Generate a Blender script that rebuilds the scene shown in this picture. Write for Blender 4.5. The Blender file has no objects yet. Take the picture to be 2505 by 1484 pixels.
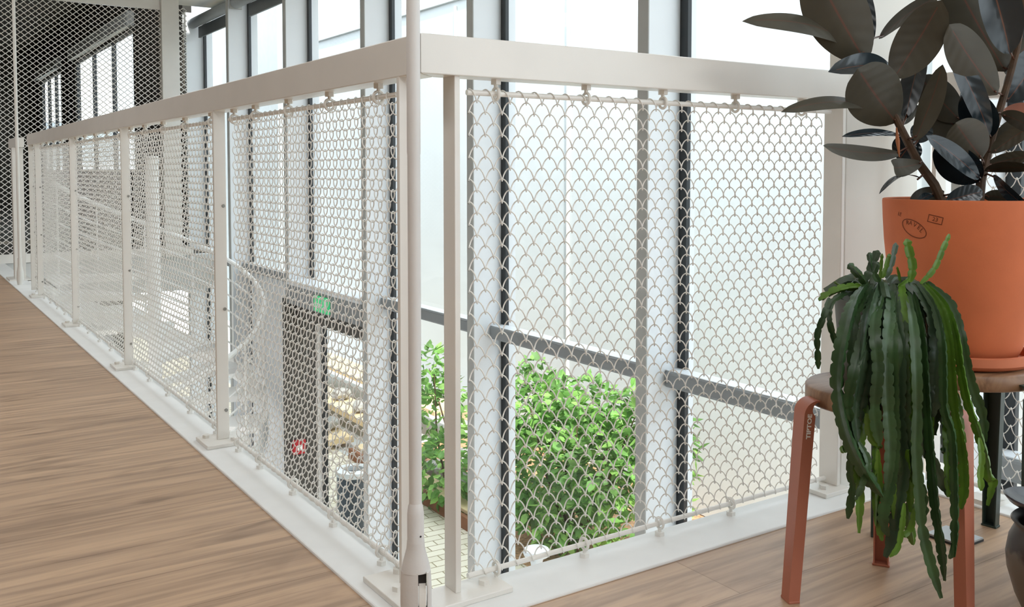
import bpy, bmesh, math, random
import numpy as np
from mathutils import Vector, Matrix

# ------------------------------------------------------------------ camera, sky, sun, exposure
SC = bpy.context.scene
COL = SC.collection
PI = math.pi
F, CX, CY, HE = 2309.0, 1252.5, 528.0, 0.87          # focal length in px, principal point, eye height
PITCH, YAW = math.atan(109 / 2309.0), math.radians(33.6)
cam_data = bpy.data.cameras.new('camera')
cam = bpy.data.objects.new('camera', cam_data)
COL.objects.link(cam)
cam.location = (0, 0, HE)
cam.rotation_euler = (PI / 2 - PITCH, 0, -YAW)
cam_data.sensor_width = 36
cam_data.lens = 36 * F / 2505
cam_data.shift_y = -(742 - CY) / 2505
cam_data.clip_start = 0.02
cam_data.clip_end = 300
SC.camera = cam

SC.view_settings.view_transform = 'Standard'
SC.view_settings.look = 'None'
SC.view_settings.gamma = 1
SC.view_settings.use_curve_mapping = False
SC.view_settings.exposure = 0.25

world = bpy.data.worlds.new('sky')
SC.world = world
world.use_nodes = True
wn = world.node_tree.nodes
wn['Background'].inputs[0].default_value = (0.88, 0.95, 1.0, 1)
wn['Background'].inputs[1].default_value = 3.1

sun_d = bpy.data.lights.new('sun', 'SUN')
sun_d.energy = 5.0
sun_d.angle = math.radians(2)
sun_d.color = (1.0, 0.965, 0.91)
sun = bpy.data.objects.new('sun', sun_d)
COL.objects.link(sun)
sun.rotation_euler = Vector((0.26, 0.66, -0.80)).to_track_quat('-Z', 'Y').to_euler()


def fill_lamp(x, y, sx, sy, w, z=2.58):  # added area light that brightens the interior, without any fitting
    d = bpy.data.lights.new('fill_lamp', 'AREA')
    d.shape = 'RECTANGLE'
    d.size, d.size_y, d.energy = sx, sy, w
    d.color = (0.97, 0.985, 1.0)
    o = bpy.data.objects.new('fill_lamp', d)
    COL.objects.link(o)
    o.location = (x, y, z)


fill_lamp(-0.45, 0.6, 0.6, 2.4, 24)
fill_lamp(-0.45, 4.4, 0.6, 2.4, 22)
fill_lamp(0.9, -1.4, 1.6, 0.5, 22)
fill_lamp(-0.45, 8.0, 0.6, 2.4, 22)
fill_lamp(-0.6, 4.5, 0.6, 2.4, 105, -0.34)                  # added fill to whiten the lower hall, under the gallery slab
fill_lamp(-0.6, 8.5, 0.6, 2.4, 105, -0.34)
fill_lamp(1.2, 12.2, 2.0, 0.6, 45, -0.40)
if hasattr(SC, 'cycles'):
    SC.cycles.use_denoising = True
    SC.cycles.max_bounces = 10
    SC.cycles.diffuse_bounces = 5
    SC.cycles.transparent_max_bounces = 24
    SC.cycles.caustics_reflective = False
    SC.cycles.caustics_refractive = False
    SC.cycles.sample_clamp_indirect = 6

# ------------------------------------------------------------------ geometry of the view (for placing things where they stand)
_r = Vector((math.cos(YAW), -math.sin(YAW), 0))
_fh = Vector((math.sin(YAW), math.cos(YAW), 0))
_z = Vector((0, 0, 1))
_fw = _fh * math.cos(PITCH) - _z * math.sin(PITCH)
_up = _fh * math.sin(PITCH) + _z * math.cos(PITCH)
EYE = Vector((0, 0, HE))


def at(x, y, d):
    """the point of the place seen at photo pixel (x, y), d metres deep"""
    return EYE + (_fw + _r * ((x - CX) / F) - _up * ((y - CY) / F)) * d


# ------------------------------------------------------------------ materials
def lin(c):
    if isinstance(c, str):
        c = [int(c[i:i + 2], 16) / 255 for i in (0, 2, 4)]
    return tuple((v / 12.92 if v <= 0.04045 else ((v + 0.055) / 1.055) ** 2.4) for v in c) + (1.0,)


def nmat(name):
    m = bpy.data.materials.new(name)
    m.use_nodes = True
    return m, m.node_tree.nodes, m.node_tree.links, m.node_tree.nodes['Principled BSDF']


def mat(name, col, rough=0.5, metal=0.0, var=0.06, scale=8.0, bump=0.0, bscale=200.0, coat=0.0, trans=0.0, spec=0.5):
    m, N, L, B = nmat(name)
    tc = N.new('ShaderNodeTexCoord')
    no = N.new('ShaderNodeTexNoise')
    no.inputs['Scale'].default_value = scale
    no.inputs['Detail'].default_value = 4
    L.new(tc.outputs['Object'], no.inputs['Vector'])
    rp = N.new('ShaderNodeValToRGB')
    c = lin(col)
    rp.color_ramp.elements[0].position = 0.3
    rp.color_ramp.elements[1].position = 0.7
    rp.color_ramp.elements[0].color = tuple(v * (1 - var) for v in c[:3]) + (1,)
    rp.color_ramp.elements[1].color = tuple(min(1, v * (1 + var)) for v in c[:3]) + (1,)
    L.new(no.outputs['Fac'], rp.inputs['Fac'])
    L.new(rp.outputs['Color'], B.inputs['Base Color'])
    B.inputs['Roughness'].default_value = rough
    B.inputs['Metallic'].default_value = metal
    B.inputs['Specular IOR Level'].default_value = spec
    if coat:
        B.inputs['Coat Weight'].default_value = coat
    if bump:
        n2 = N.new('ShaderNodeTexNoise')
        n2.inputs['Scale'].default_value = bscale
        L.new(tc.outputs['Object'], n2.inputs['Vector'])
        bp = N.new('ShaderNodeBump')
        bp.inputs['Strength'].default_value = bump
        bp.inputs['Distance'].default_value = 0.002
        L.new(n2.outputs['Fac'], bp.inputs['Height'])
        L.new(bp.outputs['Normal'], B.inputs['Normal'])
    if trans:
        tr = N.new('ShaderNodeBsdfTranslucent')
        L.new(rp.outputs['Color'], tr.inputs['Color'])
        mx = N.new('ShaderNodeMixShader')
        mx.inputs[0].default_value = trans
        L.new(B.outputs[0], mx.inputs[1])
        L.new(tr.outputs[0], mx.inputs[2])
        L.new(mx.outputs[0], N['Material Output'].inputs['Surface'])
    return m


def wood_floor():
    m, N, L, B = nmat('oak_floor')
    tc = N.new('ShaderNodeTexCoord')
    br = N.new('ShaderNodeTexBrick')
    br.offset = 0.37
    br.inputs['Scale'].default_value = 1.0
    br.inputs['Brick Width'].default_value = 1.45
    br.inputs['Row Height'].default_value = 0.19
    br.inputs['Mortar Size'].default_value = 0.0012
    br.inputs['Mortar Smooth'].default_value = 0.3
    br.inputs['Color1'].default_value = lin('bba793')
    br.inputs['Color2'].default_value = lin('ae9a87')
    br.inputs['Mortar'].default_value = lin('8a7460')
    L.new(tc.outputs['Object'], br.inputs['Vector'])
    mp = N.new('ShaderNodeMapping')
    mp.inputs['Scale'].default_value = (1.3, 22, 1)
    L.new(tc.outputs['Object'], mp.inputs['Vector'])
    n1 = N.new('ShaderNodeTexNoise')
    n1.inputs['Scale'].default_value = 1.6
    n1.inputs['Detail'].default_value = 6
    n1.inputs['Distortion'].default_value = 0.6
    L.new(mp.outputs[0], n1.inputs['Vector'])
    r1 = N.new('ShaderNodeValToRGB')
    r1.color_ramp.elements[0].position = 0.32
    r1.color_ramp.elements[0].color = lin('8f7d6e')
    r1.color_ramp.elements[1].position = 0.62
    r1.color_ramp.elements[1].color = lin('c8b8a6')
    L.new(n1.outputs['Fac'], r1.inputs['Fac'])
    mx = N.new('ShaderNodeMixRGB')
    mx.blend_type = 'OVERLAY'
    mx.inputs[0].default_value = 0.72
    L.new(br.outputs['Color'], mx.inputs[1])
    L.new(r1.outputs['Color'], mx.inputs[2])
    mp2 = N.new('ShaderNodeMapping')
    mp2.inputs['Scale'].default_value = (0.9, 4.2, 1)
    L.new(tc.outputs['Object'], mp2.inputs['Vector'])
    n2 = N.new('ShaderNodeTexNoise')
    n2.inputs['Scale'].default_value = 2.4
    n2.inputs['Detail'].default_value = 3
    n2.inputs['Distortion'].default_value = 1.5
    L.new(mp2.outputs[0], n2.inputs['Vector'])
    r2 = N.new('ShaderNodeValToRGB')
    r2.color_ramp.elements[0].position = 0.30
    r2.color_ramp.elements[0].color = (0.72, 0.70, 0.69, 1)
    r2.color_ramp.elements[1].position = 0.46
    r2.color_ramp.elements[1].color = (1, 1, 1, 1)
    L.new(n2.outputs['Fac'], r2.inputs['Fac'])
    m2 = N.new('ShaderNodeMixRGB')
    m2.blend_type = 'MULTIPLY'
    m2.inputs[0].default_value = 1.0
    L.new(mx.outputs[0], m2.inputs[1])
    L.new(r2.outputs['Color'], m2.inputs[2])
    L.new(m2.outputs[0], B.inputs['Base Color'])
    B.inputs['Roughness'].default_value = 0.42
    bp = N.new('ShaderNodeBump')
    bp.inputs['Strength'].default_value = 0.12
    bp.inputs['Distance'].default_value = 0.002
    L.new(n1.outputs['Fac'], bp.inputs['Height'])
    L.new(bp.outputs['Normal'], B.inputs['Normal'])
    return m


def seat_wood():
    m, N, L, B = nmat('seat_oak')
    tc = N.new('ShaderNodeTexCoord')
    mp = N.new('ShaderNodeMapping')
    mp.inputs['Rotation'].default_value = (0, 0, 0.5)
    mp.inputs['Scale'].default_value = (2.0, 18, 6)
    L.new(tc.outputs['Object'], mp.inputs['Vector'])
    n1 = N.new('ShaderNodeTexNoise')
    n1.inputs['Scale'].default_value = 3
    n1.inputs['Detail'].default_value = 5
    n1.inputs['Distortion'].default_value = 0.8
    L.new(mp.outputs[0], n1.inputs['Vector'])
    r1 = N.new('ShaderNodeValToRGB')
    r1.color_ramp.elements[0].position = 0.3
    r1.color_ramp.elements[0].color = lin('6a4a35')
    r1.color_ramp.elements[1].position = 0.7
    r1.color_ramp.elements[1].color = lin('a27d5d')
    L.new(n1.outputs['Fac'], r1.inputs['Fac'])
    L.new(r1.outputs['Color'], B.inputs['Base Color'])
    B.inputs['Roughness'].default_value = 0.4
    return m


def glass_mat():
    m, N, L, B = nmat('window_glass')
    N.remove(B)
    t = N.new('ShaderNodeBsdfTransparent')
    t.inputs[0].default_value = (0.955, 0.975, 0.98, 1)
    g = N.new('ShaderNodeBsdfGlossy')
    g.inputs['Roughness'].default_value = 0.02
    fr = N.new('ShaderNodeFresnel')
    fr.inputs[0].default_value = 1.45
    sc_ = N.new('ShaderNodeMath')
    sc_.operation = 'MULTIPLY'
    sc_.inputs[1].default_value = 0.4
    L.new(fr.outputs[0], sc_.inputs[0])
    ge = N.new('ShaderNodeNewGeometry')                      # only the outer skin of the pane reflects
    inv = N.new('ShaderNodeMath')
    inv.operation = 'SUBTRACT'
    inv.inputs[0].default_value = 0.4
    L.new(ge.outputs['Backfacing'], inv.inputs[1])
    inv.use_clamp = True
    L.new(inv.outputs[0], sc_.inputs[1])
    mx = N.new('ShaderNodeMixShader')
    L.new(sc_.outputs[0], mx.inputs[0])
    L.new(t.outputs[0], mx.inputs[1])
    L.new(g.outputs[0], mx.inputs[2])
    L.new(mx.outputs[0], N['Material Output'].inputs['Surface'])
    return m


def leaf_mat(name, top, under, rib, rt=0.22, ru=0.55, trans=0.0):
    """two-sided leaf: glossy upper side, dull underside, a midrib by the rib attribute"""
    m, N, L, B = nmat(name)
    at_ = N.new('ShaderNodeAttribute')
    at_.attribute_name = 'rib'
    tc = N.new('ShaderNodeTexCoord')
    no = N.new('ShaderNodeTexNoise')
    no.inputs['Scale'].default_value = 18
    L.new(tc.outputs['Object'], no.inputs['Vector'])
    geo = N.new('ShaderNodeNewGeometry')

    def ramp(c):
        r = N.new('ShaderNodeValToRGB')
        c = lin(c)
        r.color_ramp.elements[0].color = tuple(v * 0.75 for v in c[:3]) + (1,)
        r.color_ramp.elements[1].color = tuple(v * 1.3 for v in c[:3]) + (1,)
        L.new(no.outputs['Fac'], r.inputs['Fac'])
        return r
    a, b = ramp(top), ramp(under)
    mx = N.new('ShaderNodeMixRGB')
    L.new(geo.outputs['Backfacing'], mx.inputs[0])
    L.new(a.outputs[0], mx.inputs[1])
    L.new(b.outputs[0], mx.inputs[2])
    rr = N.new('ShaderNodeValToRGB')
    rr.color_ramp.elements[0].position = 0.02
    rr.color_ramp.elements[0].color = (1, 1, 1, 1)
    rr.color_ramp.elements[1].position = 0.05
    rr.color_ramp.elements[1].color = (0, 0, 0, 1)
    L.new(at_.outputs['Fac'], rr.inputs['Fac'])
    m2 = N.new('ShaderNodeMixRGB')
    L.new(rr.outputs[0], m2.inputs[0])
    L.new(mx.outputs[0], m2.inputs[1])
    m2.inputs[2].default_value = lin(rib)
    L.new(m2.outputs[0], B.inputs['Base Color'])
    mr = N.new('ShaderNodeMapRange')
    mr.inputs['To Min'].default_value = rt
    mr.inputs['To Max'].default_value = ru
    L.new(geo.outputs['Backfacing'], mr.inputs['Value'])
    L.new(mr.outputs[0], B.inputs['Roughness'])
    at2 = N.new('ShaderNodeAttribute')
    at2.attribute_name = 'vein'
    wv = N.new('ShaderNodeMath')
    wv.operation = 'SINE'
    L.new(at2.outputs['Fac'], wv.inputs[0])
    bp = N.new('ShaderNodeBump')
    bp.inputs['Strength'].default_value = 0.10
    bp.inputs['Distance'].default_value = 0.0015
    L.new(wv.outputs[0], bp.inputs['Height'])
    L.new(bp.outputs['Normal'], B.inputs['Normal'])
    if trans:
        tr = N.new('ShaderNodeBsdfTranslucent')
        L.new(m2.outputs[0], tr.inputs['Color'])
        ms = N.new('ShaderNodeMixShader')
        ms.inputs[0].default_value = trans
        L.new(B.outputs[0], ms.inputs[1])
        L.new(tr.outputs[0], ms.inputs[2])
        L.new(ms.outputs[0], N['Material Output'].inputs['Surface'])
    return m


def paver_mat():
    m, N, L, B = nmat('pale_pavers')
    tc = N.new('ShaderNodeTexCoord')
    mp = N.new('ShaderNodeMapping')
    mp.inputs['Rotation'].default_value = (0, 0, 0.06)
    L.new(tc.outputs['Object'], mp.inputs['Vector'])
    br = N.new('ShaderNodeTexBrick')
    br.inputs['Scale'].default_value = 1
    br.inputs['Brick Width'].default_value = 0.22
    br.inputs['Row Height'].default_value = 0.11
    br.inputs['Mortar Size'].default_value = 0.006
    br.inputs['Color1'].default_value = lin('e2d9c6')
    br.inputs['Color2'].default_value = lin('d3cab5')
    br.inputs['Mortar'].default_value = lin('94876a')
    L.new(mp.outputs[0], br.inputs['Vector'])
    L.new(br.outputs['Color'], B.inputs['Base Color'])
    B.inputs['Roughness'].default_value = 0.9
    return m


def urn_mat():
    m, N, L, B = nmat('drip_glaze')
    tc = N.new('ShaderNodeTexCoord')
    sp = N.new('ShaderNodeSeparateXYZ')
    L.new(tc.outputs['Object'], sp.inputs[0])
    no = N.new('ShaderNodeTexNoise')
    no.inputs['Scale'].default_value = 28
    L.new(tc.outputs['Object'], no.inputs['Vector'])
    ma = N.new('ShaderNodeMath')
    ma.operation = 'MULTIPLY_ADD'
    ma.inputs[1].default_value = 0.09
    L.new(no.outputs['Fac'], ma.inputs[0])
    L.new(sp.outputs['Z'], ma.inputs[2])
    rp = N.new('ShaderNodeValToRGB')
    rp.color_ramp.elements[0].position = 0.178
    rp.color_ramp.elements[0].color = lin('6f675d')
    rp.color_ramp.elements[1].position = 0.19
    rp.color_ramp.elements[1].color = lin('3f3934')
    e = rp.color_ramp.elements.new(0.30)
    e.color = lin('5f5a55')
    L.new(ma.outputs[0], rp.inputs['Fac'])
    L.new(rp.outputs[0], B.inputs['Base Color'])
    B.inputs['Roughness'].default_value = 0.35
    return m


M = dict(
    paint=mat('white_gloss_paint', 'e4e1db', 0.27, var=0.02, bump=0.03, bscale=300),
    mesh=mat('mesh_powder_coat', 'ebe9e4', 0.45, var=0.02),
    curb=mat('curb_paint', 'e9eae9', 0.5, var=0.03),
    pole=mat('thick_white_paint', 'd9d7d5', 0.5, var=0.03, bump=0.12, bscale=140),
    wall=mat('matt_wall_paint', 'd9d6cf', 0.8, var=0.015, bump=0.05, bscale=150),
    ceil=mat('ceiling_paint', 'e8e8e4', 0.9, var=0.01),
    back=mat('warm_back_wall', '9a8f7f', 0.85, var=0.03),
    fin=mat('fin_paint', 'dfe3e6', 0.55, var=0.01),
    fin_end=mat('fin_shaded_grey', 'a9aaa7', 0.55, var=0.03),  # fin colour greyed, shade of the room-facing side put into it
    frame=mat('dark_window_frame', '1f2326', 0.4, var=0.1),
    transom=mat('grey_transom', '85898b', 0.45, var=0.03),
    trans_top=mat('transom_lit_top', 'dfe4e8', 0.45, var=0.01),  # daylight on the upper faces put into a paler colour
    dark=mat('dark_reveal', '4b4741', 0.6, var=0.08),
    floor=wood_floor(), seat=seat_wood(), glass=glass_mat(),
    outwall=mat('render_wall', 'ccd1d3', 0.9, var=0.03, scale=1.2, bump=0.1, bscale=40),
    paver=paver_mat(),
    soil=mat('bark_soil', 'b98f6a', 0.95, var=0.45, scale=30, bump=0.8, bscale=60),
    concrete=mat('grey_concrete', 'b9bab7', 0.9, var=0.05, scale=2),
    lower=mat('pale_lower_floor', 'c9cac8', 0.6, var=0.03),
    steel=mat('stair_white', 'f0f0ee', 0.45, var=0.02),
    terra=mat('terracotta', 'c96d42', 0.75, var=0.07, scale=9, bump=0.06, bscale=250),
    terra_dark=mat('stamp_ink', '6f3418', 0.8),
    saucer=mat('terracotta_saucer', 'c2704c', 0.7, var=0.05),
    leg=mat('terracotta_lacquer', 'ad6a54', 0.45, var=0.03),
    green=mat('dark_green_lacquer', '2c3a33', 0.4, var=0.04),
    white=mat('white_ink', 'f2efec', 0.5),
    dirt=mat('potting_soil', '3a2a20', 0.95, var=0.4, scale=60, bump=0.6),
    stem=mat('bark_stem', '4c3826', 0.7, var=0.3, scale=40, bump=0.3),
    sheath=mat('dry_sheath', '96582f', 0.6, var=0.2),
    rubber=leaf_mat('rubber_leaf', '1c272d', '403c30', '5a3a2e', 0.22, 0.5),
    young=mat('young_leaf', 'b0705a', 0.4, var=0.1),
    cactus=mat('cactus_green', '2a4522', 0.42, var=0.35, scale=14),
    cactus2=mat('cactus_bright', '4d6f1f', 0.42, var=0.35, scale=16),
    cactus3=mat('cactus_dull', '32452f', 0.38, var=0.25, scale=14),
    cpot=mat('slate_pot', '55564f', 0.6),
    urn=urn_mat(), bowl=mat('black_glaze', '34353a', 0.25, var=0.2), dish=mat('pale_dish', 'b9bab4', 0.3),
    plate=mat('brushed_plate', 'b9bec2', 0.3, metal=0.6), rubberfoot=mat('dark_edge', '2b2b2d', 0.6),
    bush=mat('bush_leaf', '74a053', 0.5, var=0.55, scale=3.2, trans=0.35),
    twig=mat('twig', '5b4630', 0.8),
    timber=mat('sawn_timber', 'dcc49a', 0.8, var=0.2, scale=6), timber2=mat('brown_timber', '8a5a3c', 0.8, var=0.2, scale=6),
    stone=mat('field_stone', '9c9a94', 0.9, var=0.35, scale=7, bump=0.6, bscale=25),
    bin=mat('bin_body', '4d545c', 0.35, metal=0.4), binlid=mat('bin_lid', 'dcdcda', 0.4),
    bollard=mat('bollard_white', 'e2e3e6', 0.4), red=mat('fire_red', 'b3202a', 0.4),
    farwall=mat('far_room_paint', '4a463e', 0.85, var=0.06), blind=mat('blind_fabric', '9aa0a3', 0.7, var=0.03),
    blindhem=mat('blind_hem', '63686b', 0.6), bolt=mat('zinc_bolt', '8c8a84', 0.35, metal=0.7),
    cabinet=mat('lower_cabinet', '77787a', 0.6), slat=mat('cabinet_slat', '3d3e40', 0.6),
    bldg=mat('pale_building', 'b4babc', 0.9, var=0.03),
)
mg, N_, L_, B_ = nmat('exit_green')
B_.inputs['Base Color'].default_value = lin('35a869')
B_.inputs['Emission Color'].default_value = lin('35a869')
B_.inputs['Emission Strength'].default_value = 0.7
M['exit'] = mg
mo = mat('bush_leaf_light', 'a3cf72', 0.5, var=0.4, scale=3.2, trans=0.45)
M['bush2'] = mo

# ------------------------------------------------------------------ helpers
ORG = {}


def org(o):
    while o is not None:
        if o.name in ORG:
            return ORG[o.name]
        o = o.parent
    return Vector((0, 0, 0))


class MB:
    def __init__(s):
        s.v, s.f, s.attr = [], [], {}

    def add(s, vs, fs):
        n = len(s.v)
        s.v.extend([tuple(p) for p in vs])
        s.f.extend([tuple(i + n for i in f) for f in fs])
        return s

    def box(s, x0, x1, y0, y1, z0, z1):
        vs = [(x, y, z) for x in (x0, x1) for y in (y0, y1) for z in (z0, z1)]
        return s.add(vs, [(0, 1, 3, 2), (4, 6, 7, 5), (0, 4, 5, 1), (2, 3, 7, 6), (0, 2, 6, 4), (1, 5, 7, 3)])

    def obox(s, c, ex, ey, ez):
        """box with half-axis vectors"""
        c, ex, ey, ez = Vector(c), Vector(ex), Vector(ey), Vector(ez)
        vs = [c + ex * i + ey * j + ez * k for i in (-1, 1) for j in (-1, 1) for k in (-1, 1)]
        return s.add(vs, [(0, 1, 3, 2), (4, 6, 7, 5), (0, 4, 5, 1), (2, 3, 7, 6), (0, 2, 6, 4), (1, 5, 7, 3)])

    def tube(s, path, r, n=8, cap=True, closed=False):
        P = [Vector(p) for p in path]
        k = len(P)
        rs = r if isinstance(r, (list, tuple)) else [r] * k
        up = None
        rings = []
        for i in range(k):
            a = P[i - 1] if (i > 0 or closed) else P[i]
            b = P[(i + 1) % k] if (i < k - 1 or closed) else P[i]
            t = (b - a).normalized()
            if up is None:
                up = t.orthogonal().normalized()
            up = (up - t * up.dot(t))
            if up.length < 1e-6:
                up = t.orthogonal()
            up.normalize()
            w = t.cross(up)
            rings.append([P[i] + (up * math.cos(2 * PI * j / n) + w * math.sin(2 * PI * j / n)) * rs[i] for j in range(n)])
        vs = [p for ring in rings for p in ring]
        fs = []
        m = k if closed else k - 1
        for i in range(m):
            i2 = (i + 1) % k
            for j in range(n):
                fs.append((i * n + j, i * n + (j + 1) % n, i2 * n + (j + 1) % n, i2 * n + j))
        if cap and not closed:
            fs.append(tuple(range(n - 1, -1, -1)))
            fs.append(tuple((k - 1) * n + j for j in range(n)))
        return s.add(vs, fs)

    def lathe(s, prof, c, n=48):
        """profile of (r, z) turned about the vertical through c"""
        c = Vector(c)
        vs, fs = [], []
        for (r, z) in prof:
            for j in range(n):
                a = 2 * PI * j / n
                vs.append(c + Vector((r * math.cos(a), r * math.sin(a), z)))
        for i in range(len(prof) - 1):
            for j in range(n):
                fs.append((i * n + j, i * n + (j + 1) % n, (i + 1) * n + (j + 1) % n, (i + 1) * n + j))
        if prof[0][0] > 1e-5:
            fs.append(tuple(range(n - 1, -1, -1)))
        if prof[-1][0] > 1e-5:
            fs.append(tuple((len(prof) - 1) * n + j for j in range(n)))
        return s.add(vs, fs)

    def prism(s, poly, z0, z1):
        n = len(poly)
        vs = [(x, y, z0) for x, y in poly] + [(x, y, z1) for x, y in poly]
        return s.add(vs, [tuple(range(n - 1, -1, -1)), tuple(range(n, 2 * n))] +
                     [(i, (i + 1) % n, n + (i + 1) % n, n + i) for i in range(n)])

    def loft(s, rings, cap=True):
        n = len(rings[0])
        vs = [p for r in rings for p in r]
        fs = []
        for i in range(len(rings) - 1):
            for j in range(n):
                fs.append((i * n + j, i * n + (j + 1) % n, (i + 1) * n + (j + 1) % n, (i + 1) * n + j))
        if cap:
            fs.append(tuple(range(n - 1, -1, -1)))
            fs.append(tuple((len(rings) - 1) * n + j for j in range(n)))
        return s.add(vs, fs)

    def build(s, name, m, parent=None, smooth=True, bevel=0.0, label=None, sharp=35):
        o0 = org(parent) if parent is not None else Vector((0, 0, 0))
        me = bpy.data.meshes.new(name)
        vv = [(p[0] - o0[0], p[1] - o0[1], p[2] - o0[2]) for p in s.v]
        me.from_pydata(vv, [], s.f)
        me.validate()
        bm = bmesh.new()
        bm.from_mesh(me)
        if not s.attr:
            bmesh.ops.recalc_face_normals(bm, faces=bm.faces)
        bm.to_mesh(me)
        bm.free()
        for an, vals in s.attr.items():
            a = me.attributes.new(an, 'FLOAT', 'POINT')
            a.data.foreach_set('value', vals)
        me.materials.append(m)
        if smooth:
            me.polygons.foreach_set('use_smooth', [True] * len(me.polygons))
            try:
                me.set_sharp_from_angle(angle=math.radians(sharp))
            except Exception:
                pass
        o = bpy.data.objects.new(name, me)
        COL.objects.link(o)
        if parent is not None:
            o.parent = parent
        if bevel:
            b = o.modifiers.new('edge', 'BEVEL')
            b.width = bevel
            b.segments = 2
            b.limit_method = 'ANGLE'
        if label:
            o['label'] = label
        return o


def tag(o, label, cat, group=None, kind=None):
    o['label'] = label
    o['category'] = cat
    if group:
        o['group'] = group
    if kind:
        o['kind'] = kind
    return o


def thing(name, loc, label, cat, group=None, kind=None):
    o = bpy.data.objects.new(name, None)
    COL.objects.link(o)
    o.location = loc
    o.empty_display_size = 0.05
    ORG[o.name] = Vector(loc)
    return tag(o, label, cat, group, kind)


def struct(o, label, cat):
    return tag(o, label, cat, None, 'structure')


def copy_part(o, parent, off):
    c = o.copy()
    COL.objects.link(c)
    c.parent = parent
    c.location = Vector(o.location) + Vector(off)
    for ch in o.children:
        d = ch.copy()
        COL.objects.link(d)
        d.parent = c
        d.location = ch.location
    return c


def text_mesh(txt, size, extrude=0.0, bold=0.0):
    cu = bpy.data.curves.new('lettering', 'FONT')
    cu.body = txt
    cu.size = size
    cu.extrude = extrude
    cu.align_x = 'CENTER'
    cu.align_y = 'CENTER'
    cu.resolution_u = 3
    cu.offset = size * bold
    o = bpy.data.objects.new('lettering', cu)
    COL.objects.link(o)
    dg = bpy.context.evaluated_depsgraph_get()
    me = bpy.data.meshes.new_from_object(o.evaluated_get(dg))
    vs = [v.co.copy() for v in me.vertices]
    fs = [tuple(p.vertices) for p in me.polygons]
    bpy.data.objects.remove(o)
    bpy.data.curves.remove(cu)
    bpy.data.meshes.remove(me)
    return vs, fs


def coil_mesh(length, rows, z_top, pitch_z, pitch, A, Bd, r, per, nside, axis, right):
    """interlinked spiral rows; axis 'x' or 'y' is the running direction"""
    turns = int(length / pitch)
    n = turns * per + 1
    t = np.linspace(0, turns * 2 * PI, n)
    V, Fc = [], []
    ringi = np.arange(nside)
    ca, sa = np.cos(2 * PI * ringi / nside), np.sin(2 * PI * ringi / nside)
    i0 = (np.arange(n - 1)[:, None] * nside + ringi[None, :])
    i1 = (np.arange(n - 1)[:, None] * nside + (ringi + 1)[None, :] % nside)
    quad = np.stack([i0, i1, i1 + nside, i0 + nside], -1).reshape(-1, 4)
    for k in range(rows):
        ph = PI if k % 2 else 0.0
        a = t + ph
        u = t / (2 * PI) * pitch
        zz = z_top - k * pitch_z + A * np.cos(a)
        dd = Bd * np.sin(a) * right
        if axis == 'y':
            P = np.stack([dd, u, zz], 1)
        else:
            P = np.stack([u, -dd, zz], 1)
        T = np.gradient(P, axis=0)
        T /= np.linalg.norm(T, axis=1)[:, None]
        ref = np.array([0, 1.0, 0]) if axis == 'y' else np.array([1.0, 0, 0])
        U = np.cross(T, ref)
        U /= np.linalg.norm(U, axis=1)[:, None]
        W = np.cross(T, U)
        ring = P[:, None, :] + r * (U[:, None, :] * ca[None, :, None] + W[:, None, :] * sa[None, :, None])
        V.append(ring.reshape(-1, 3))
        Fc.append(quad + k * n * nside)
    V = np.concatenate(V)
    Fc = np.concatenate(Fc)
    me = bpy.data.meshes.new('mesh_panel')
    me.vertices.add(len(V))
    me.vertices.foreach_set('co', V.astype(np.float32).ravel())
    me.loops.add(len(Fc) * 4)
    me.loops.foreach_set('vertex_index', Fc.astype(np.int32).ravel())
    me.polygons.add(len(Fc))
    me.polygons.foreach_set('loop_start', np.arange(len(Fc), dtype=np.int32) * 4)
    me.polygons.foreach_set('use_smooth', np.ones(len(Fc), dtype=bool))
    me.update(calc_edges=True)
    me.materials.append(M['mesh'])
    return me


# ------------------------------------------------------------------ structure: floor, curbs, ceiling, walls
GZ = -2.6                                                     # ground level outside and in the lower hall
XW = 3.0                                                      # glass plane of the window wall
CEIL = 2.62
fl = MB().prism([(-4, -2.5), (2.335, -2.5), (2.335, 1.523), (0.79, 1.523), (0.79, 10.0), (-4, 10.0)], -0.25, 0.0)
struct(fl.build('floor', M['floor'], smooth=False), 'wide oak plank floor of the upper gallery around the open well', 'floor')
cb = MB()
cb.prism([(0.79, 1.523), (0.925, 1.675), (0.925, 10.0), (0.79, 10.0)], -0.30, 0.006)
cb.prism([(0.79, 1.523), (2.335, 1.523), (2.47, 1.675), (0.925, 1.675)], -0.30, 0.006)
cb.prism([(2.335, 1.523), (2.335, -2.5), (2.47, -2.5), (2.47, 1.675)], -0.30, 0.006)
struct(cb.build('trim_1', M['curb'], smooth=False, bevel=0.004), 'white painted steel edge strip between the oak floor and the open well', 'floor edge')
ce = MB().box(-4, 3.35, -2.5, 10.3, CEIL, CEIL + 0.3)
struct(ce.build('ceiling', M['ceil'], smooth=False), 'plain white ceiling over the gallery', 'ceiling')
struct(MB().box(-4.2, -4, -2.5, 10.2, -0.25, CEIL).build('wall_left', M['back'], smooth=False), 'warm grey wall along the left side of the gallery', 'wall')
struct(MB().box(2.153, 2.48, 1.62, 1.645, GZ, CEIL).box(2.31, 2.33, 1.645, 1.80, GZ, CEIL).build('wall_pier', M['wall'], smooth=False, bevel=0.004), 'matt off white pier at the end of the short railing', 'pier')
struct(MB().box(-4, 3.0, 10.02, 24, -0.36, 0.0).build('floor_far', M['lower'], smooth=False), 'white edged floor slab of the far room behind the mesh screen', 'floor')
struct(MB().box(-4, 3.0, -2.5, 24, GZ - 0.1, GZ).build('floor_lower', M['lower'], smooth=False), 'pale floor of the lower hall at the bottom of the well', 'floor')
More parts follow.
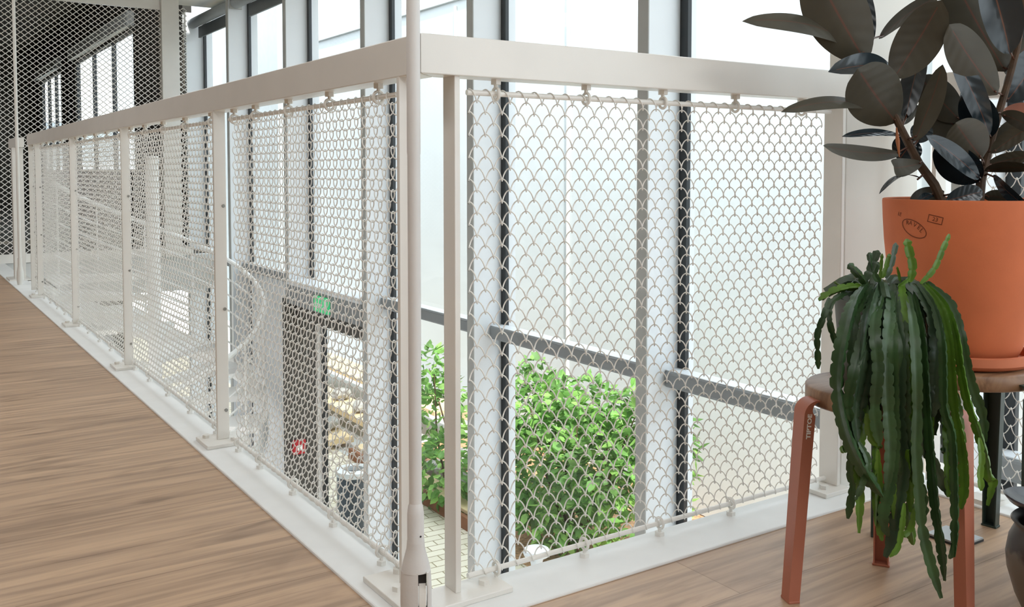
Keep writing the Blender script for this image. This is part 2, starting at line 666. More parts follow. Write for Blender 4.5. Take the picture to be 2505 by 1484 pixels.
struct(MB().box(-4, 3.0, 15.0, 15.2, GZ, -0.36).build('wall_lower', M['farwall'], smooth=False), 'dark end wall of the lower hall', 'wall')
struct(MB().box(-4.2, -4.0, -2.5, 15, GZ, -0.25).build('wall_lower_left', M['wall'], smooth=False), 'white side wall of the lower hall', 'wall')

bw = MB().box(-4.2, 1.2, -2.7, -2.5, GZ, CEIL).box(1.2, 3.0, -2.7, -2.5, GZ, 0.8).box(1.2, 3.0, -2.7, -2.5, 2.3, CEIL)
struct(bw.build('wall_back', M['back'], smooth=False), 'warm grey wall behind the viewer with one window opening', 'wall')
wb = thing('window_20', (2.1, -2.6, 0.8), 'window in the wall behind the viewer', 'window', None, 'structure')
MB().box(1.2, 1.26, -2.63, -2.57, 0.8, 2.3).box(2.94, 3.0, -2.63, -2.57, 0.8, 2.3).box(1.2, 3.0, -2.63, -2.57, 0.8, 0.86).box(1.2, 3.0, -2.63, -2.57, 2.24, 2.3).build('window_frame', M['frame'], wb, False)
MB().box(1.26, 2.94, -2.604, -2.598, 0.86, 2.24).build('glass', M['glass'], wb, False)

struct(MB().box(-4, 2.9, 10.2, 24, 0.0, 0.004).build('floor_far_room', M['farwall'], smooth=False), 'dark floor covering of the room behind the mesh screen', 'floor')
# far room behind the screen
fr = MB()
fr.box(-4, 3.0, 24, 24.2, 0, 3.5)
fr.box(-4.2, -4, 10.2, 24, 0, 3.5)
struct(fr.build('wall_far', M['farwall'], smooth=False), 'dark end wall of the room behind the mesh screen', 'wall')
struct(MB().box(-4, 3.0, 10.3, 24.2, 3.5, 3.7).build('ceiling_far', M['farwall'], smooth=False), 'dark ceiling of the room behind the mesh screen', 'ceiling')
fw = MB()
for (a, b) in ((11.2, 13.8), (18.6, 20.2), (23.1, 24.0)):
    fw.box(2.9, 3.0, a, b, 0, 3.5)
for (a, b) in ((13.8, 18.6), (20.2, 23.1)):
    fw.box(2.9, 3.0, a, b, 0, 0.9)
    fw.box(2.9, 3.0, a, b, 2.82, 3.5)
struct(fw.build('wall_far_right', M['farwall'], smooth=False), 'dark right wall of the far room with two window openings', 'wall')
for i, (a, b) in enumerate(((13.8, 18.6), (20.2, 23.1))):
    w = thing('window_%d' % (21 + i), (3.1, (a + b) / 2, 0.9), ('near' if i == 0 else 'deep') + ' window in the dark right wall of the far room', 'window', None, 'structure')
    f = MB()
    for yy in (a + 0.03, (a * 2 + b) / 3, (a + b * 2) / 3, b - 0.03):
        f.box(2.93, 2.99, yy - 0.03, yy + 0.03, 0.9, 2.82)
    f.build('window_frame', M['frame'], w, False)
    MB().box(2.955, 2.962, a + 0.06, b - 0.06, 0.92, 2.8).build('glass', M['glass'], w, False)
    MB().box(2.80, 2.899, a - 0.1, b + 0.1, 2.86, 3.06).build('blind_box', M['ceil'], w, False)
fl_ = thing('ceiling_strip_light', (1.3, 13.5, 3.4), 'slim strip light under the dark ceiling of the far room', 'ceiling light')
MB().box(1.25, 1.37, 12.6, 14.4, 3.40, 3.5).build('housing', M['ceil'], fl_, False)
em, N_, L_, B_ = nmat('strip_diffuser')
B_.inputs['Base Color'].default_value = (0.9, 0.95, 0.95, 1)
B_.inputs['Emission Color'].default_value = (0.9, 0.97, 1, 1)
B_.inputs['Emission Strength'].default_value = 0.8
MB().box(1.26, 1.36, 12.62, 14.38, 3.385, 3.40).build('diffuser', em, fl_, False)

# ------------------------------------------------------------------ window wall along X = 3 with deep fins
YK = [0.16, 1.65, 3.147, 4.63, 6.086, 7.632, 9.201, 10.732]     # near edge of each fin
FT, FX = 0.068, 2.81                                           # fin thickness, inner edge
TZ0, TZ1 = -0.105, -0.03                                       # transom
FTOP = 2.62
ordinal = ['nearest', 'second', 'third', 'fourth', 'fifth', 'sixth', 'seventh', 'eighth']
for i, y in enumerate(YK):
    w = thing('trim_%d' % (10 + i), (XW, y, GZ), 'tall white window fin, %s from the near end of the window wall' % ordinal[i], 'window fin', 'window fins', 'structure')
    zb = -0.2 if i == 5 else GZ
    MB().box(FX + 0.004, XW + 0.10, y, y + FT, zb, FTOP).build('fin_blade', M['fin'], w, False)
    MB().box(FX - 0.002, FX + 0.004, y - 0.001, y + FT, zb, FTOP).build('fin_edge', M['fin_end'], w, False, label='inner edge of the fin, its shade put into the grey colour')
    if i == 5:
        MB().box(FX - 0.03, XW + 0.05, y, y + FT, GZ, -0.2).build('dark_reveal', M['dark'], w, False, label='dark panelled foot of the fin beside the door')

for i in range(len(YK)):
    y1 = YK[i] - 0.001                                          # far side of this bay (fin i), frame next to it
    y0 = (YK[i - 1] + FT) if i else -1.4
    is_door = (i == 4 + 1 - 1 + 0 and False)
    door_bay = (i == 5)                                         # between fins at 6.086 and 7.632
    nm = 'door_1' if door_bay else 'window_%d' % (i + 1)
    lab = 'glazed garden door bay under a deep grey header with the exit sign' if door_bay else \
        'tall glazed bay before the %s white fin of the window wall' % ordinal[i]
    w = thing(nm, (XW, (y0 + y1) / 2, GZ), lab, 'door' if door_bay else 'window', None if door_bay else 'window bays', 'structure')
    fm = MB()
    fm.box(XW - 0.002, XW + 0.02, y1 - 0.050, y1, TZ1 if door_bay else GZ, FTOP)       # dark upright next to the fin
    fm.box(XW - 0.002, XW + 0.02, y0, y0 + 0.03, GZ, FTOP)
    fm.box(XW - 0.02, XW + 0.04, y0, y1, FTOP - 0.08, FTOP)
    fm.build('window_frame', M['frame'], w, False)
    gl = MB()
    gl.box(XW + 0.008, XW + 0.014, y0 + 0.036, y1 - 0.053, TZ1 + 0.002, FTOP - 0.08)
    if i == 6:
        MB().box(XW - 0.01, XW + 0.05, y0 + 0.036, y1 - 0.053, GZ, TZ0 - 0.01).build('panel', M['fin'], w, False, label='opaque white infill panel below the transom')
    elif not door_bay:
        gl.box(XW + 0.008, XW + 0.014, y0 + 0.036, y1 - 0.053, GZ, TZ0)
    gl.build('glass', M['glass'], w, False)
    if not door_bay:
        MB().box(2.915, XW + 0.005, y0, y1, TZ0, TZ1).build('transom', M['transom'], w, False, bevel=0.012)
        MB().box(2.925, XW + 0.005, y0, y1, TZ1, TZ1 + 0.004).build('lit_top', M['trans_top'], w, False, label='upper face of the transom, its daylight put into the pale colour')
    else:
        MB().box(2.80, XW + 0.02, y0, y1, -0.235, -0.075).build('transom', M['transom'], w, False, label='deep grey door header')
        MB().box(2.795, XW + 0.02, y0, y1, -0.075, -0.035).build('lit_top', M['trans_top'], w, False, label='top of the door header, its daylight put into the white colour')
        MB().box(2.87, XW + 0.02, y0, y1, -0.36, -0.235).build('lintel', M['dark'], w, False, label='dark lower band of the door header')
        MB().box(XW + 0.05, XW + 0.085, y1 - 0.03, y1 + 0.05, GZ, -0.36).build('door_jamb', M['paint'], w, False, label='white door jamb')
        d = MB().box(XW + 0.087, XW + 0.12, y1 - 0.08, y1 - 0.02, GZ, -0.36)
        d.box(XW + 0.087, XW + 0.12, y0 + 0.04, y0 + 0.10, GZ, -0.36)
        d.box(XW + 0.087, XW + 0.12, y0 + 0.04, y1 - 0.02, -0.43, -0.36)
        d.box(XW + 0.087, XW + 0.12, y0 + 0.04, y1 - 0.02, GZ, GZ + 0.1)
        do = d.build('door_leaf', M['frame'], w, False)
        MB().box(XW + 0.10, XW + 0.106, y0 + 0.10, y1 - 0.08, GZ + 0.1, -0.43).build('glass', M['glass'], do, False)
# header over the fins (slab edge above the glass)
struct(MB().box(2.995, 3.35, -1.4, 10.4, FTOP - 0.001, FTOP + 0.35).build('trim_2', M['ceil'], smooth=False), 'white head beam above the tall windows', 'beam')

ex = thing('exit_sign', (2.79, 6.87, -0.15), 'small green exit sign fixed to the grey door header', 'sign')
MB().box(2.782, 2.80, 6.72, 7.0, -0.22, -0.10).build('sign_panel', M['exit'], ex, False)
ar = MB()
def ybox(a, b, c, d):
    ar.box(2.779, 2.7825, a, b, c, d)
# running figure, door and arrow, read from the well side (image right is towards -Y)
ybox(6.745, 6.79, -0.205, -0.115)
ar2 = MB()
ar.box(2.779, 2.7825, 6.85, 6.93, -0.166, -0.154)
ar.add([(2.780, 6.85, -0.185), (2.780, 6.85, -0.135), (2.780, 6.815, -0.16)], [(0, 1, 2)])
ar.obox((2.781, 6.955, -0.165), (0.0015, 0, 0), (0, 0.010, 0.004), (0, -0.005, 0.025))
ar.obox((2.781, 6.945, -0.197), (0.0015, 0, 0), (0, 0.018, 0.010), (0, -0.003, 0.005))
ar.obox((2.781, 6.96, -0.127), (0.0015, 0, 0), (0, 0.009, 0), (0, 0, 0.009))
ar.build('pictogram', M['white'], ex, False, label='white running figure, arrow and door')

# roller blinds above the far windows
for i, (y0, y1) in enumerate(((7.75, 9.17), (9.30, 10.9))):
    b = thing('roller_blind', (2.86, (y0 + y1) / 2, 2.44), ('grey roller blind above the far end window, next to the column' if i else 'grey roller blind nearer to the camera, cut by the top of the picture'), 'blind', 'roller blinds')
    MB().tube([(2.88, y0, 2.50), (2.88, y1, 2.50)], 0.055, 16).build('roll', M['blind'], b)
    MB().box(2.925, 2.945, y0 + 0.2, y1 - 0.25, 2.34, 2.46).build('hem', M['blindhem'], b, False)
    MB().box(2.82, 2.94, y0 - 0.012, y0, 2.44, 2.62).build('bracket', M['fin_end'], b, False)
    MB().box(2.82, 2.94, y1, y1 + 0.012, 2.44, 2.62).build('bracket', M['fin_end'], b, False)

# ------------------------------------------------------------------ railings
RX0, RX1, RZ0, RZ1 = 0.86, 0.92, 1.058, 1.135
RY0, RY1 = 1.612, 1.672
MXL, MYR = 0.89, 1.643
ROD_T, ROD_B = 1.029, 0.036
NROW = 44
PZ = (ROD_T - ROD_B - 0.013) / (NROW - 1)


def eye_bolt_mb(c, axis, down):
    """nut, shank and ring; the ring goes round the rod at c; down = True hangs from the rail"""
    m = MB()
    c = Vector(c)
    top = RZ0 if down else 0.006
    s = 1 if down else -1
    m.lathe([(0.0, 0), (0.0115, 0), (0.0115, 0.010), (0.0, 0.010)], (c.x, c.y, top - 0.010 if down else top), 6)
    m.tube([(c.x, c.y, top), (c.x, c.y, c.z + s * 0.011)], 0.0045, 8)
    ring = []
    for j in range(14):
        a = 2 * PI * j / 14
        if axis == 'y':
            ring.append((c.x + 0.0125 * math.cos(a), c.y, c.z + 0.0125 * math.sin(a)))
        else:
            ring.append((c.x, c.y + 0.0125 * math.cos(a), c.z + 0.0125 * math.sin(a)))
    m.tube(ring, 0.0036, 6, closed=True)
    return m


def panel(parent, axis, fixed, a, b, hooks, per=14, nside=5, wire=0.0014, share=None):
    L = b - a
    o0 = org(parent)
    me = share or coil_mesh(L, NROW, ROD_T - 0.006, PZ, 0.0405, 0.0136, 0.0085, wire, per, nside, axis, 1)
    o = bpy.data.objects.new('mesh_panel', me)
    COL.objects.link(o)
    o.parent = parent
    if axis == 'y':
        o.location = (fixed - o0.x, a - o0.y, -o0.z)
    else:
        o.location = (a - o0.x, fixed - o0.y, -o0.z)
    base = Vector(o.location) + o0
    ORG_tmp = base
    for z in (ROD_T, ROD_B):
        p0 = (fixed, a - 0.004, z) if axis == 'y' else (a - 0.004, fixed, z)
        p1 = (fixed, b + 0.006, z) if axis == 'y' else (b + 0.006, fixed, z)
        m = MB().tube([Vector(p0) - base + o0, Vector(p1) - base + o0], 0.0058, 10)
        m.build('rod', M['mesh'], o)
    proto = {}
    for z, dn in ((ROD_T, True), (ROD_B, False)):
        for h in hooks:
            off = Vector((0, h - a, 0)) if axis == 'y' else Vector((h - a, 0, 0))
            if dn not in proto:
                m = eye_bolt_mb((fixed, a, z) if axis == 'y' else (a, fixed, z), axis, dn)
                m.v = [tuple(Vector(p) - base + o0) for p in m.v]
                proto[dn] = m.build('eye_bolt', M['mesh'], o)
                proto[dn].location = off
            else:
                c = proto[dn].copy()
                COL.objects.link(c)
                c.parent = o
                c.location = off
    return o


# --- long railing (runs away along Y)
lr = thing('railing', (0.89, 1.7, 0), 'long white railing with wire mesh panels running away from the corner pole', 'railing')
hl = MB().prism([(RX0, RY0 + 0.0004), (RX1, RY1 + 0.0004), (RX1, 7.61), (RX0, 7.61)], RZ0, RZ1)
hl.build('handrail', M['paint'], lr, False, bevel=0.002)
POSTS = [1.703, 2.985, 4.375, 5.745, 7.19, 7.535]
post0 = plate0 = None


def post_mb(y):
    return MB().box(0.8605, 0.8985, y, y + 0.012, 0.018, RZ0 + 0.01)


pp = post_mb(POSTS[0]).build('post', M['paint'], lr, False, bevel=0.0015)
for z in (0.11, 0.434, 0.761):
    m = MB()
    m.tube([(0.889, POSTS[0] - 0.003, z), (0.889, POSTS[0] + 0.015, z)], 0.0052, 10)
    m.build('bolt', M['bolt'], pp)
pl = MB().box(0.812, 0.950, POSTS[1] - 0.055, POSTS[1] + 0.075, 0.006, 0.018)
pl = pl.build('base_plate', M['paint'], lr, False, bevel=0.002)
for (bx, by) in ((0.905, POSTS[1] - 0.03), (0.905, POSTS[1] + 0.05), (0.838, POSTS[1] + 0.045)):
    MB().lathe([(0.0, 0.018), (0.0125, 0.018), (0.0125, 0.028), (0.0, 0.028)], (bx, by, 0), 6).build('bolt', M['paint'], pl, False)
for y in POSTS[1:]:
    copy_part(pp, lr, (0, y - POSTS[0], 0))
for y in POSTS[2:5]:
    copy_part(pl, lr, (0, y - POSTS[1], 0))
# corner base plate under both end posts
cp = MB().prism([(0.818, 1.583), (1.055, 1.583), (1.055, 1.668), (0.913, 1.668), (0.913, 1.80), (0.818, 1.80)], 0.006, 0.018)
cp = cp.build('base_plate', M['paint'], lr, False, bevel=0.002)
for (bx, by) in ((0.889, 1.775), (1.012, 1.628), (0.85, 1.70)):
    MB().lathe([(0.0, 0.018), (0.0125, 0.018), (0.0125, 0.028), (0.0, 0.028)], (bx, by, 0), 6).build('bolt', M['paint'], cp, False)
panel(lr, 'y', MXL, 1.772, 2.905, [1.858, 2.127, 2.40, 2.665, 2.865], 14, 5, 0.0014)
p2 = panel(lr, 'y', MXL, 3.035, 4.345, [3.10, 3.42, 3.735, 4.04, 4.30], 12, 4, 0.0014)
p3 = panel(lr, 'y', MXL, 4.455, 5.735, [4.52, 4.83, 5.12, 5.42, 5.69], 10, 4, 0.0014)
p4 = panel(lr, 'y', MXL, 5.84, 7.12, [5.90, 6.21, 6.50, 6.80, 7.07], 8, 3, 0.0014, share=p3.data)
panel(lr, 'y', MXL, 7.255, 7.535, [7.30, 7.49], 8, 3, 0.0014)

# --- short railing (runs right along X)
rr = thing('railing', (1.5, 1.643, 0), 'short white railing with wire mesh from the corner pole to the pier', 'railing')
hr = MB().prism([(RX0 + 0.0004, RY0), (2.152, RY0), (2.152, RY1), (RX1 + 0.0004, RY1)], RZ0, RZ1)
hr.build('handrail', M['paint'], rr, False, bevel=0.002)
pr = MB().box(0.940, 0.953, 1.620, 1.666, 0.018, RZ0 + 0.01).build('post', M['paint'], rr, False, bevel=0.0015)
pe = MB().box(2.128, 2.141, 1.612, 1.672, 0.018, RZ0 + 0.01).build('post', M['paint'], rr, False, bevel=0.0015)
pb = MB().box(2.05, 2.152, 1.585, 1.672, 0.006, 0.018).build('base_plate', M['paint'], rr, False, bevel=0.002)
MB().lathe([(0.0, 0.018), (0.0125, 0.018), (0.0125, 0.028), (0.0, 0.028)], (2.085, 1.62, 0), 6).build('bolt', M['paint'], pb, False)
panel(rr, 'x', MYR, 0.986, 2.108, [1.052, 1.287, 1.513, 1.753, 2.0], 16, 6, 0.0014)

# --- short stub of rail beyond the stair opening
st = thing('railing', (0.89, 8.6, 0), 'short far stub of white railing beyond the stair opening', 'railing')
MB().box(RX0, RX1, 8.30, 8.82, RZ0, RZ1).build('handrail', M['paint'], st, True, bevel=0.003)
MB().box(0.845, 0.925, 8.42, 8.50, 0.018, RZ0).build('post', M['paint'], st, False, bevel=0.002)
MB().box(0.80, 0.95, 8.34, 8.60, 0.006, 0.018).build('base_plate', M['paint'], st, False)

# --- side railing on the right, behind the plants
sr = thing('railing', (2.40, 0.6, 0), 'white mesh railing at the right side behind the potted plants', 'railing')
MB().box(2.375, 2.435, -1.2, 1.59, RZ0, RZ1).build('handrail', M['paint'], sr, True, bevel=0.003)
q = MB().box(2.378, 2.426, 1.50, 1.512, 0.018, RZ0).build('post', M['paint'], sr, False)
copy_part(q, sr, (0, -1.36, 0))
q = MB().box(2.345, 2.465, 1.30, 1.38, 0.006, 0.018).build('base_plate', M['paint'], sr, False)
panel(sr, 'y', 2.405, 0.20, 1.46, [0.3, 0.6, 0.9, 1.2, 1.42], 10, 4, 0.0014)

# ------------------------------------------------------------------ tension rods at both corners
tr = thing('tension_rod', (0.818, 1.560, 0), 'thick painted tie rod with a forked foot in front of the railing corner', 'tie rod', 'tie rods')
PXX, PYY = 0.818, 1.560
pm = MB().lathe([(0.0, 0.235), (0.0120, 0.235), (0.0120, 0.9), (0.0127, 0.905), (0.0127, 1.25), (0.0118, 1.26), (0.0118, CEIL), (0, CEIL)], (PXX, PYY, 0), 24)
pm.build('rod', M['pole'], tr)
MB().lathe([(0.0, 0.168), (0.0165, 0.168), (0.0165, 0.174), (0.0158, 0.177), (0.0158, 0.226), (0.0140, 0.240), (0.0118, 0.247), (0, 0.247)], (PXX, PYY, 0), 24).build('sleeve', M['pole'], tr)
# the fork: a swelling body that splits in two prongs with a slot across the view
vdir = Vector((math.sin(math.radians(27)), math.cos(math.radians(27)), 0))      # away from the eye
sdir = Vector((math.cos(math.radians(27)), -math.sin(math.radians(27)), 0))
pcen = Vector((PXX, PYY, 0))
rings = []
for z, a, b in ((0.172, 0.0165, 0.0165), (0.160, 0.0175, 0.0165), (0.145, 0.0215, 0.018), (0.130, 0.0255, 0.02), (0.116, 0.0280, 0.021)):
    rings.append([pcen + sdir * (a * math.cos(2 * PI * j / 24)) + vdir * (b * math.sin(2 * PI * j / 24)) + Vector((0, 0, z)) for j in range(24)])
fk = MB().loft(rings)
for sgn, w0, w1 in ((-1, 0.0280, -0.004), (1, 0.0280, 0.0200)):
    rg = []
    for z, s_ in ((0.119, 1.0), (0.095, 1.05), (0.06, 1.06), (0.025, 1.0), (0.008, 0.9)):
        o_ = []
        for j in range(14):
            a = -PI / 2 + PI * j / 13
            x = w1 + (w0 - w1) * math.cos(a)
            o_.append(pcen + sdir * (sgn * x * s_) + vdir * (0.021 * math.sin(a)) + Vector((0, 0, z)))
        rg.append(o_)
    fk.loft(rg)
fk.build('fork', M['pole'], tr, sharp=50)
tg = MB()
tr_ = []
for z, q in ((0.006, 0.024), (0.05, 0.024), (0.085, 0.018), (0.098, 0.008)):
    tr_.append([pcen + sdir * (0.012 + 0.0065 * i) + vdir * (k * q) + Vector((0, 0, z)) for i, k in ((-1, -1), (1, -1), (1, 1), (-1, 1))])
tg.loft(tr_)
tg.build('tongue', M['paint'], tr, True, sharp=40)
MB().obox(pcen + sdir * 0.012 + vdir * 0.004 + Vector((0, 0, 0.103)), sdir * 0.0078, vdir * 0.014, Vector((0, 0, 0.0125))).build('slot', M['rubberfoot'], tr, False, label='dark block standing for the shade inside the fork')  # shade of the fork opening put in as a dark solid block
MB().tube([pcen - sdir * 0.031 + Vector((0, 0, 0.04)), pcen + sdir * 0.031 + Vector((0, 0, 0.04))], 0.007, 12).build('pin', M['pole'], tr)
MB().tube([pcen + sdir * 0.0065 - vdir * 0.0100 + Vector((0, 0, 0.186)), pcen + sdir * 0.0095 - vdir * 0.0136 + Vector((0, 0, 0.186))], 0.0020, 8).build('screw', M['rubberfoot'], tr)

tf = thing('tension_rod', (0.845, 8.06, 0), 'slim white tie rod at the far end of the long railing', 'tie rod', 'tie rods')
MB().lathe([(0.0, 0.20), (0.012, 0.20), (0.012, CEIL), (0, CEIL)], (0.845, 8.06, 0), 16).build('rod', M['paint'], tf)
MB().lathe([(0.0, 0.006), (0.020, 0.006), (0.026, 0.05), (0.024, 0.10), (0.016, 0.15), (0.016, 0.21), (0.0, 0.21)], (0.845, 8.06, 0), 16).build('fork', M['paint'], tf)

# ------------------------------------------------------------------ far mesh screen
ms = thing('mesh_screen', (1.5, 10.0, 0), 'full height white diamond mesh screen closing the far end of the well', 'screen')
MB().box(-0.2, 2.364, 9.985, 10.015, CEIL - 0.12, CEIL).build('top_beam', M['paint'], ms, False)
MB().box(-0.2, 2.66, 9.985, 10.015, 0.006, 0.09).build('bottom_beam', M['paint'], ms, False)
MB().box(2.365, 2.535, 9.93, 10.05, 0, CEIL).build('post', M['paint'], ms, False, bevel=0.003)
sm = MB()
sx_, hz_ = 0.0325, 0.026
for i in range(int(2.85 / sx_)):
    sg = 1 if i % 2 else -1
    pts = [(-0.2 + sx_ * (i + 0.5) + sg * (sx_ / 2 - 0.001) * (1 if k % 2 else -1), 10.0 + 0.004 * sg, 0.07 + k * hz_) for k in range(int((CEIL - 0.12) / hz_))]
    sm.tube(pts, 0.0062, 4, cap=False)
sm.build('wire_mesh', M['mesh'], ms, True)

# ------------------------------------------------------------------ spiral stair in the well
SXC, SYC, SR = 1.90, 8.40, 0.93
ss = thing('spiral_staircase', (SXC, SYC, GZ), 'white spiral staircase winding down into the well behind the mesh', 'staircase')
MB().tube([(SXC, SYC, GZ), (SXC, SYC, 1.0)], 0.055, 20).build('column', M['steel'], ss)
NT, DZ, DA = 13, 0.186, math.radians(27)
A0 = math.radians(152)
# landing to the opening in the railing
MB().prism([(0.925, 7.66), (0.925, 8.36), (SXC - 0.02, SYC + 0.05), (SXC + SR * math.cos(A0), SYC + SR * math.sin(A0)), (0.98, 8.4), (1.05, 7.66)], -0.05, 0.0).build('landing', M['steel'], ss, False)
for k in range(NT):
    a0 = A0 - k * DA
    a1 = a0 - DA - math.radians(5)
    z = -DZ * (k + 1)
    poly = [(SXC + 0.05 * math.cos((a0 + a1) / 2), SYC + 0.05 * math.sin((a0 + a1) / 2))]
    for j in range(7):
        a = a0 + (a1 - a0) * j / 6
        poly.append((SXC + SR * math.cos(a), SYC + SR * math.sin(a)))
    t = MB().prism(poly, z - 0.05, z)
    t.build('tread', M['steel'], ss, False)
    # one baluster per tread
    a = (a0 + a1) / 2
    bx, by = SXC + (SR - 0.02) * math.cos(a), SYC + (SR - 0.02) * math.sin(a)
    MB().tube([(bx, by, z - 0.03), (bx, by, z + 0.95)], 0.009, 8).build('baluster', M['steel'], ss)


def spiral(dz, r, rad, name, k0=0.0, k1=NT):
    pts = []
    n = 72
    for i in range(n + 1):
        s_ = k0 + (k1 - k0) * i / n
        a = A0 - DA * (s_ + 0.5)
        pts.append((SXC + rad * math.cos(a), SYC + rad * math.sin(a), -DZ * (s_ + 1) + dz))
    return MB().tube(pts, r, 10).build(name, M['steel'], ss)


spiral(0.96, 0.021, SR - 0.02, 'handrail')
for q in range(5):
    spiral(0.18 + q * 0.15, 0.008, SR - 0.02, 'rail_bar')
rings = []
for i in range(73):
    s_ = NT * i / 72
    a = A0 - DA * s_
    c0 = Vector((SXC + SR * math.cos(a), SYC + SR * math.sin(a), -DZ * (s_ + 1) - 0.06))
    e = Vector((math.cos(a), math.sin(a), 0)) * 0.006
    rings.append([c0 - e, c0 + e, c0 + e + Vector((0, 0, 0.20)), c0 - e + Vector((0, 0, 0.20))])
MB().loft(rings).build('stringer', M['steel'], ss)

# ------------------------------------------------------------------ lower hall furniture glimpsed through the mesh
lc = thing('cabinet', (0.9, 13.6, GZ), 'grey slatted cabinet in the lower hall seen through the mesh', 'cabinet')
MB().box(0.4, 2.5, 13.4, 14.0, GZ, GZ + 1.3).build('body', M['cabinet'], lc, False, bevel=0.01)
MB().box(0.35, 2.55, 13.35, 14.05, GZ + 1.3, GZ + 1.36).build('top', M['paint'], lc, False)
for k in range(9):
    MB().box(0.5, 2.4, 13.385, 13.40, GZ + 0.12 + k * 0.125, GZ + 0.19 + k * 0.125).build('slat', M['slat'], lc, False)
tb = thing('table', (1.9, 11.6, GZ), 'white table in the lower hall below the far slab', 'table')
MB().box(1.2, 2.5, 11.2, 12.1, GZ + 0.72, GZ + 0.76).build('tabletop', M['paint'], tb, False)
for (x, y) in ((1.26, 11.26), (2.44, 11.26), (1.26, 12.04), (2.44, 12.04)):
    MB().box(x - 0.02, x + 0.02, y - 0.02, y + 0.02, GZ, GZ + 0.72).build('leg', M['paint'], tb, False)
fx = thing('fire_call_point', (2.88, 7.63, -1.47), 'small red fire call point with a white face on the dark door reveal', 'call point')
MB().box(2.825, 2.935, 7.59, 7.631, -1.53, -1.41).build('housing', M['red'], fx, False, bevel=0.006)
MB().box(2.858, 2.902, 7.586, 7.591, -1.495, -1.45).build('face', M['white'], fx, False, label='white face')

# ------------------------------------------------------------------ courtyard
struct(MB().box(3.12, 4.62, -2, 30, GZ - 0.1, GZ).build('ground_paving', M['paver'], smooth=False), 'pale block paving just outside the windows', 'paving')
struct(MB().box(4.62, 7.0, -2, 10.6, GZ - 0.1, GZ - 0.01).build('ground_soil', M['soil'], smooth=False), 'brown bark covered bed along the courtyard wall', 'ground')
ow = MB().box(6.8, 7.1, -4, 18.3, GZ, 3.28)
ow.box(6.75, 7.15, -4, 18.3, 3.28, 3.36)
struct(ow.build('wall_courtyard', M['outwall'], smooth=False), 'bright rendered courtyard wall beyond the windows', 'wall')
for i, y in enumerate((7.05, 9.0, 11.65, 4.3)):
    struct(MB().tube([(6.78, y, GZ), (6.78, y, 3.2)], 0.022, 8).build('trim_%d' % (30 + i), M['paint']),
           'slim white pipe on the courtyard wall, %s' % ('behind the middle of the bush', 'left of the bush', 'at the left behind the fin', 'behind the nearest glazed bay')[i], 'pipe')
struct(MB().box(6.6, 9, 18.4, 34, GZ, 9).build('wall_neighbour', M['bldg'], smooth=False), 'tall pale wall of the neighbouring building beyond the courtyard', 'wall')

struct(MB().box(4.62, 7.0, 10.6, 30, GZ - 0.1, GZ).build('ground_slab', M['concrete'], smooth=False), 'pale concrete yard beyond the planted bed', 'ground')
bd = thing('building', (12, 40, GZ), 'pale distant building with a balcony seen through the far window', 'building')
MB().box(4.0, 12, 44, 50, GZ, 14).build('wall', M['bldg'], bd, False)
MB().box(4.0, 12, 42.6, 44, 2.9, 3.2).build('balcony_slab', M['concrete'], bd, False)
bl = MB().box(4.0, 12, 42.6, 42.66, 4.25, 4.33)
for k in range(50):
    bl.box(4.05 + k * 0.16, 4.10 + k * 0.16, 42.61, 42.65, 3.2, 4.25)
bl.build('balustrade', M['paint'], bd, False)
for k in range(3):
    MB().box(4.7 + k * 2.4, 6.2 + k * 2.4, 43.97, 44.0, 3.2, 5.6).build('window', M['concrete'], bd, False)


def board(name, c, L, w, h, ang, m, label, tilt=0.0):
    u = Vector((math.sin(ang), math.cos(ang), tilt)).normalized()
    v = Vector((math.cos(ang), -math.sin(ang), 0))
    o = MB().obox(c, u * (L / 2), v * (w / 2), u.cross(v) * (h / 2)).build(name, m, smooth=False, bevel=0.006)
    return tag(o, label, 'plank', 'courtyard planks')


board('timber_plank', (4.62, 8.9, GZ + 0.06), 3.2, 0.05, 0.13, 0.0, M['timber2'], 'brown plank edging the bed beside the corner pole')
board('timber_plank', (4.78, 8.9, GZ + 0.13), 3.2, 0.22, 0.04, 0.0, M['timber'], 'pale plank lying flat behind the brown edging plank')
board('timber_plank', (4.70, 12.2, GZ + 0.10), 2.6, 0.35, 0.08, 0.02, M['timber'], 'wide yellow plank seen through the door glass, lowest of the pile')
board('timber_plank', (5.25, 12.5, GZ + 0.22), 3.0, 0.40, 0.08, 0.0, M['timber'], 'wide yellow plank seen through the door glass, in the middle of the pile')
board('timber_plank', (5.95, 12.6, GZ + 0.40), 4.4, 0.45, 0.06, 0.0, M['timber'], 'sunlit plank highest of the pile, near the courtyard wall')
board('timber_plank', (6.70, 11.0, GZ + 0.06), 7.0, 0.05, 0.12, 0.0, M['timber'], 'orange board along the foot of the courtyard wall')
random.seed(5)
STN = [(5.12, 8.25, .12, 0), (5.16, 8.72, .14, 0), (5.14, 9.25, .14, 0), (5.55, 8.8, .15, 0), (5.55, 9.4, .15, 0), (4.70, 11.35, .12, .14), (4.72, 12.0, .12, .14), (4.69, 12.65, .13, .14), (5.24, 11.5, .12, .26), (5.28, 12.3, .12, .26), (5.2, 9.9, .13, 0)]
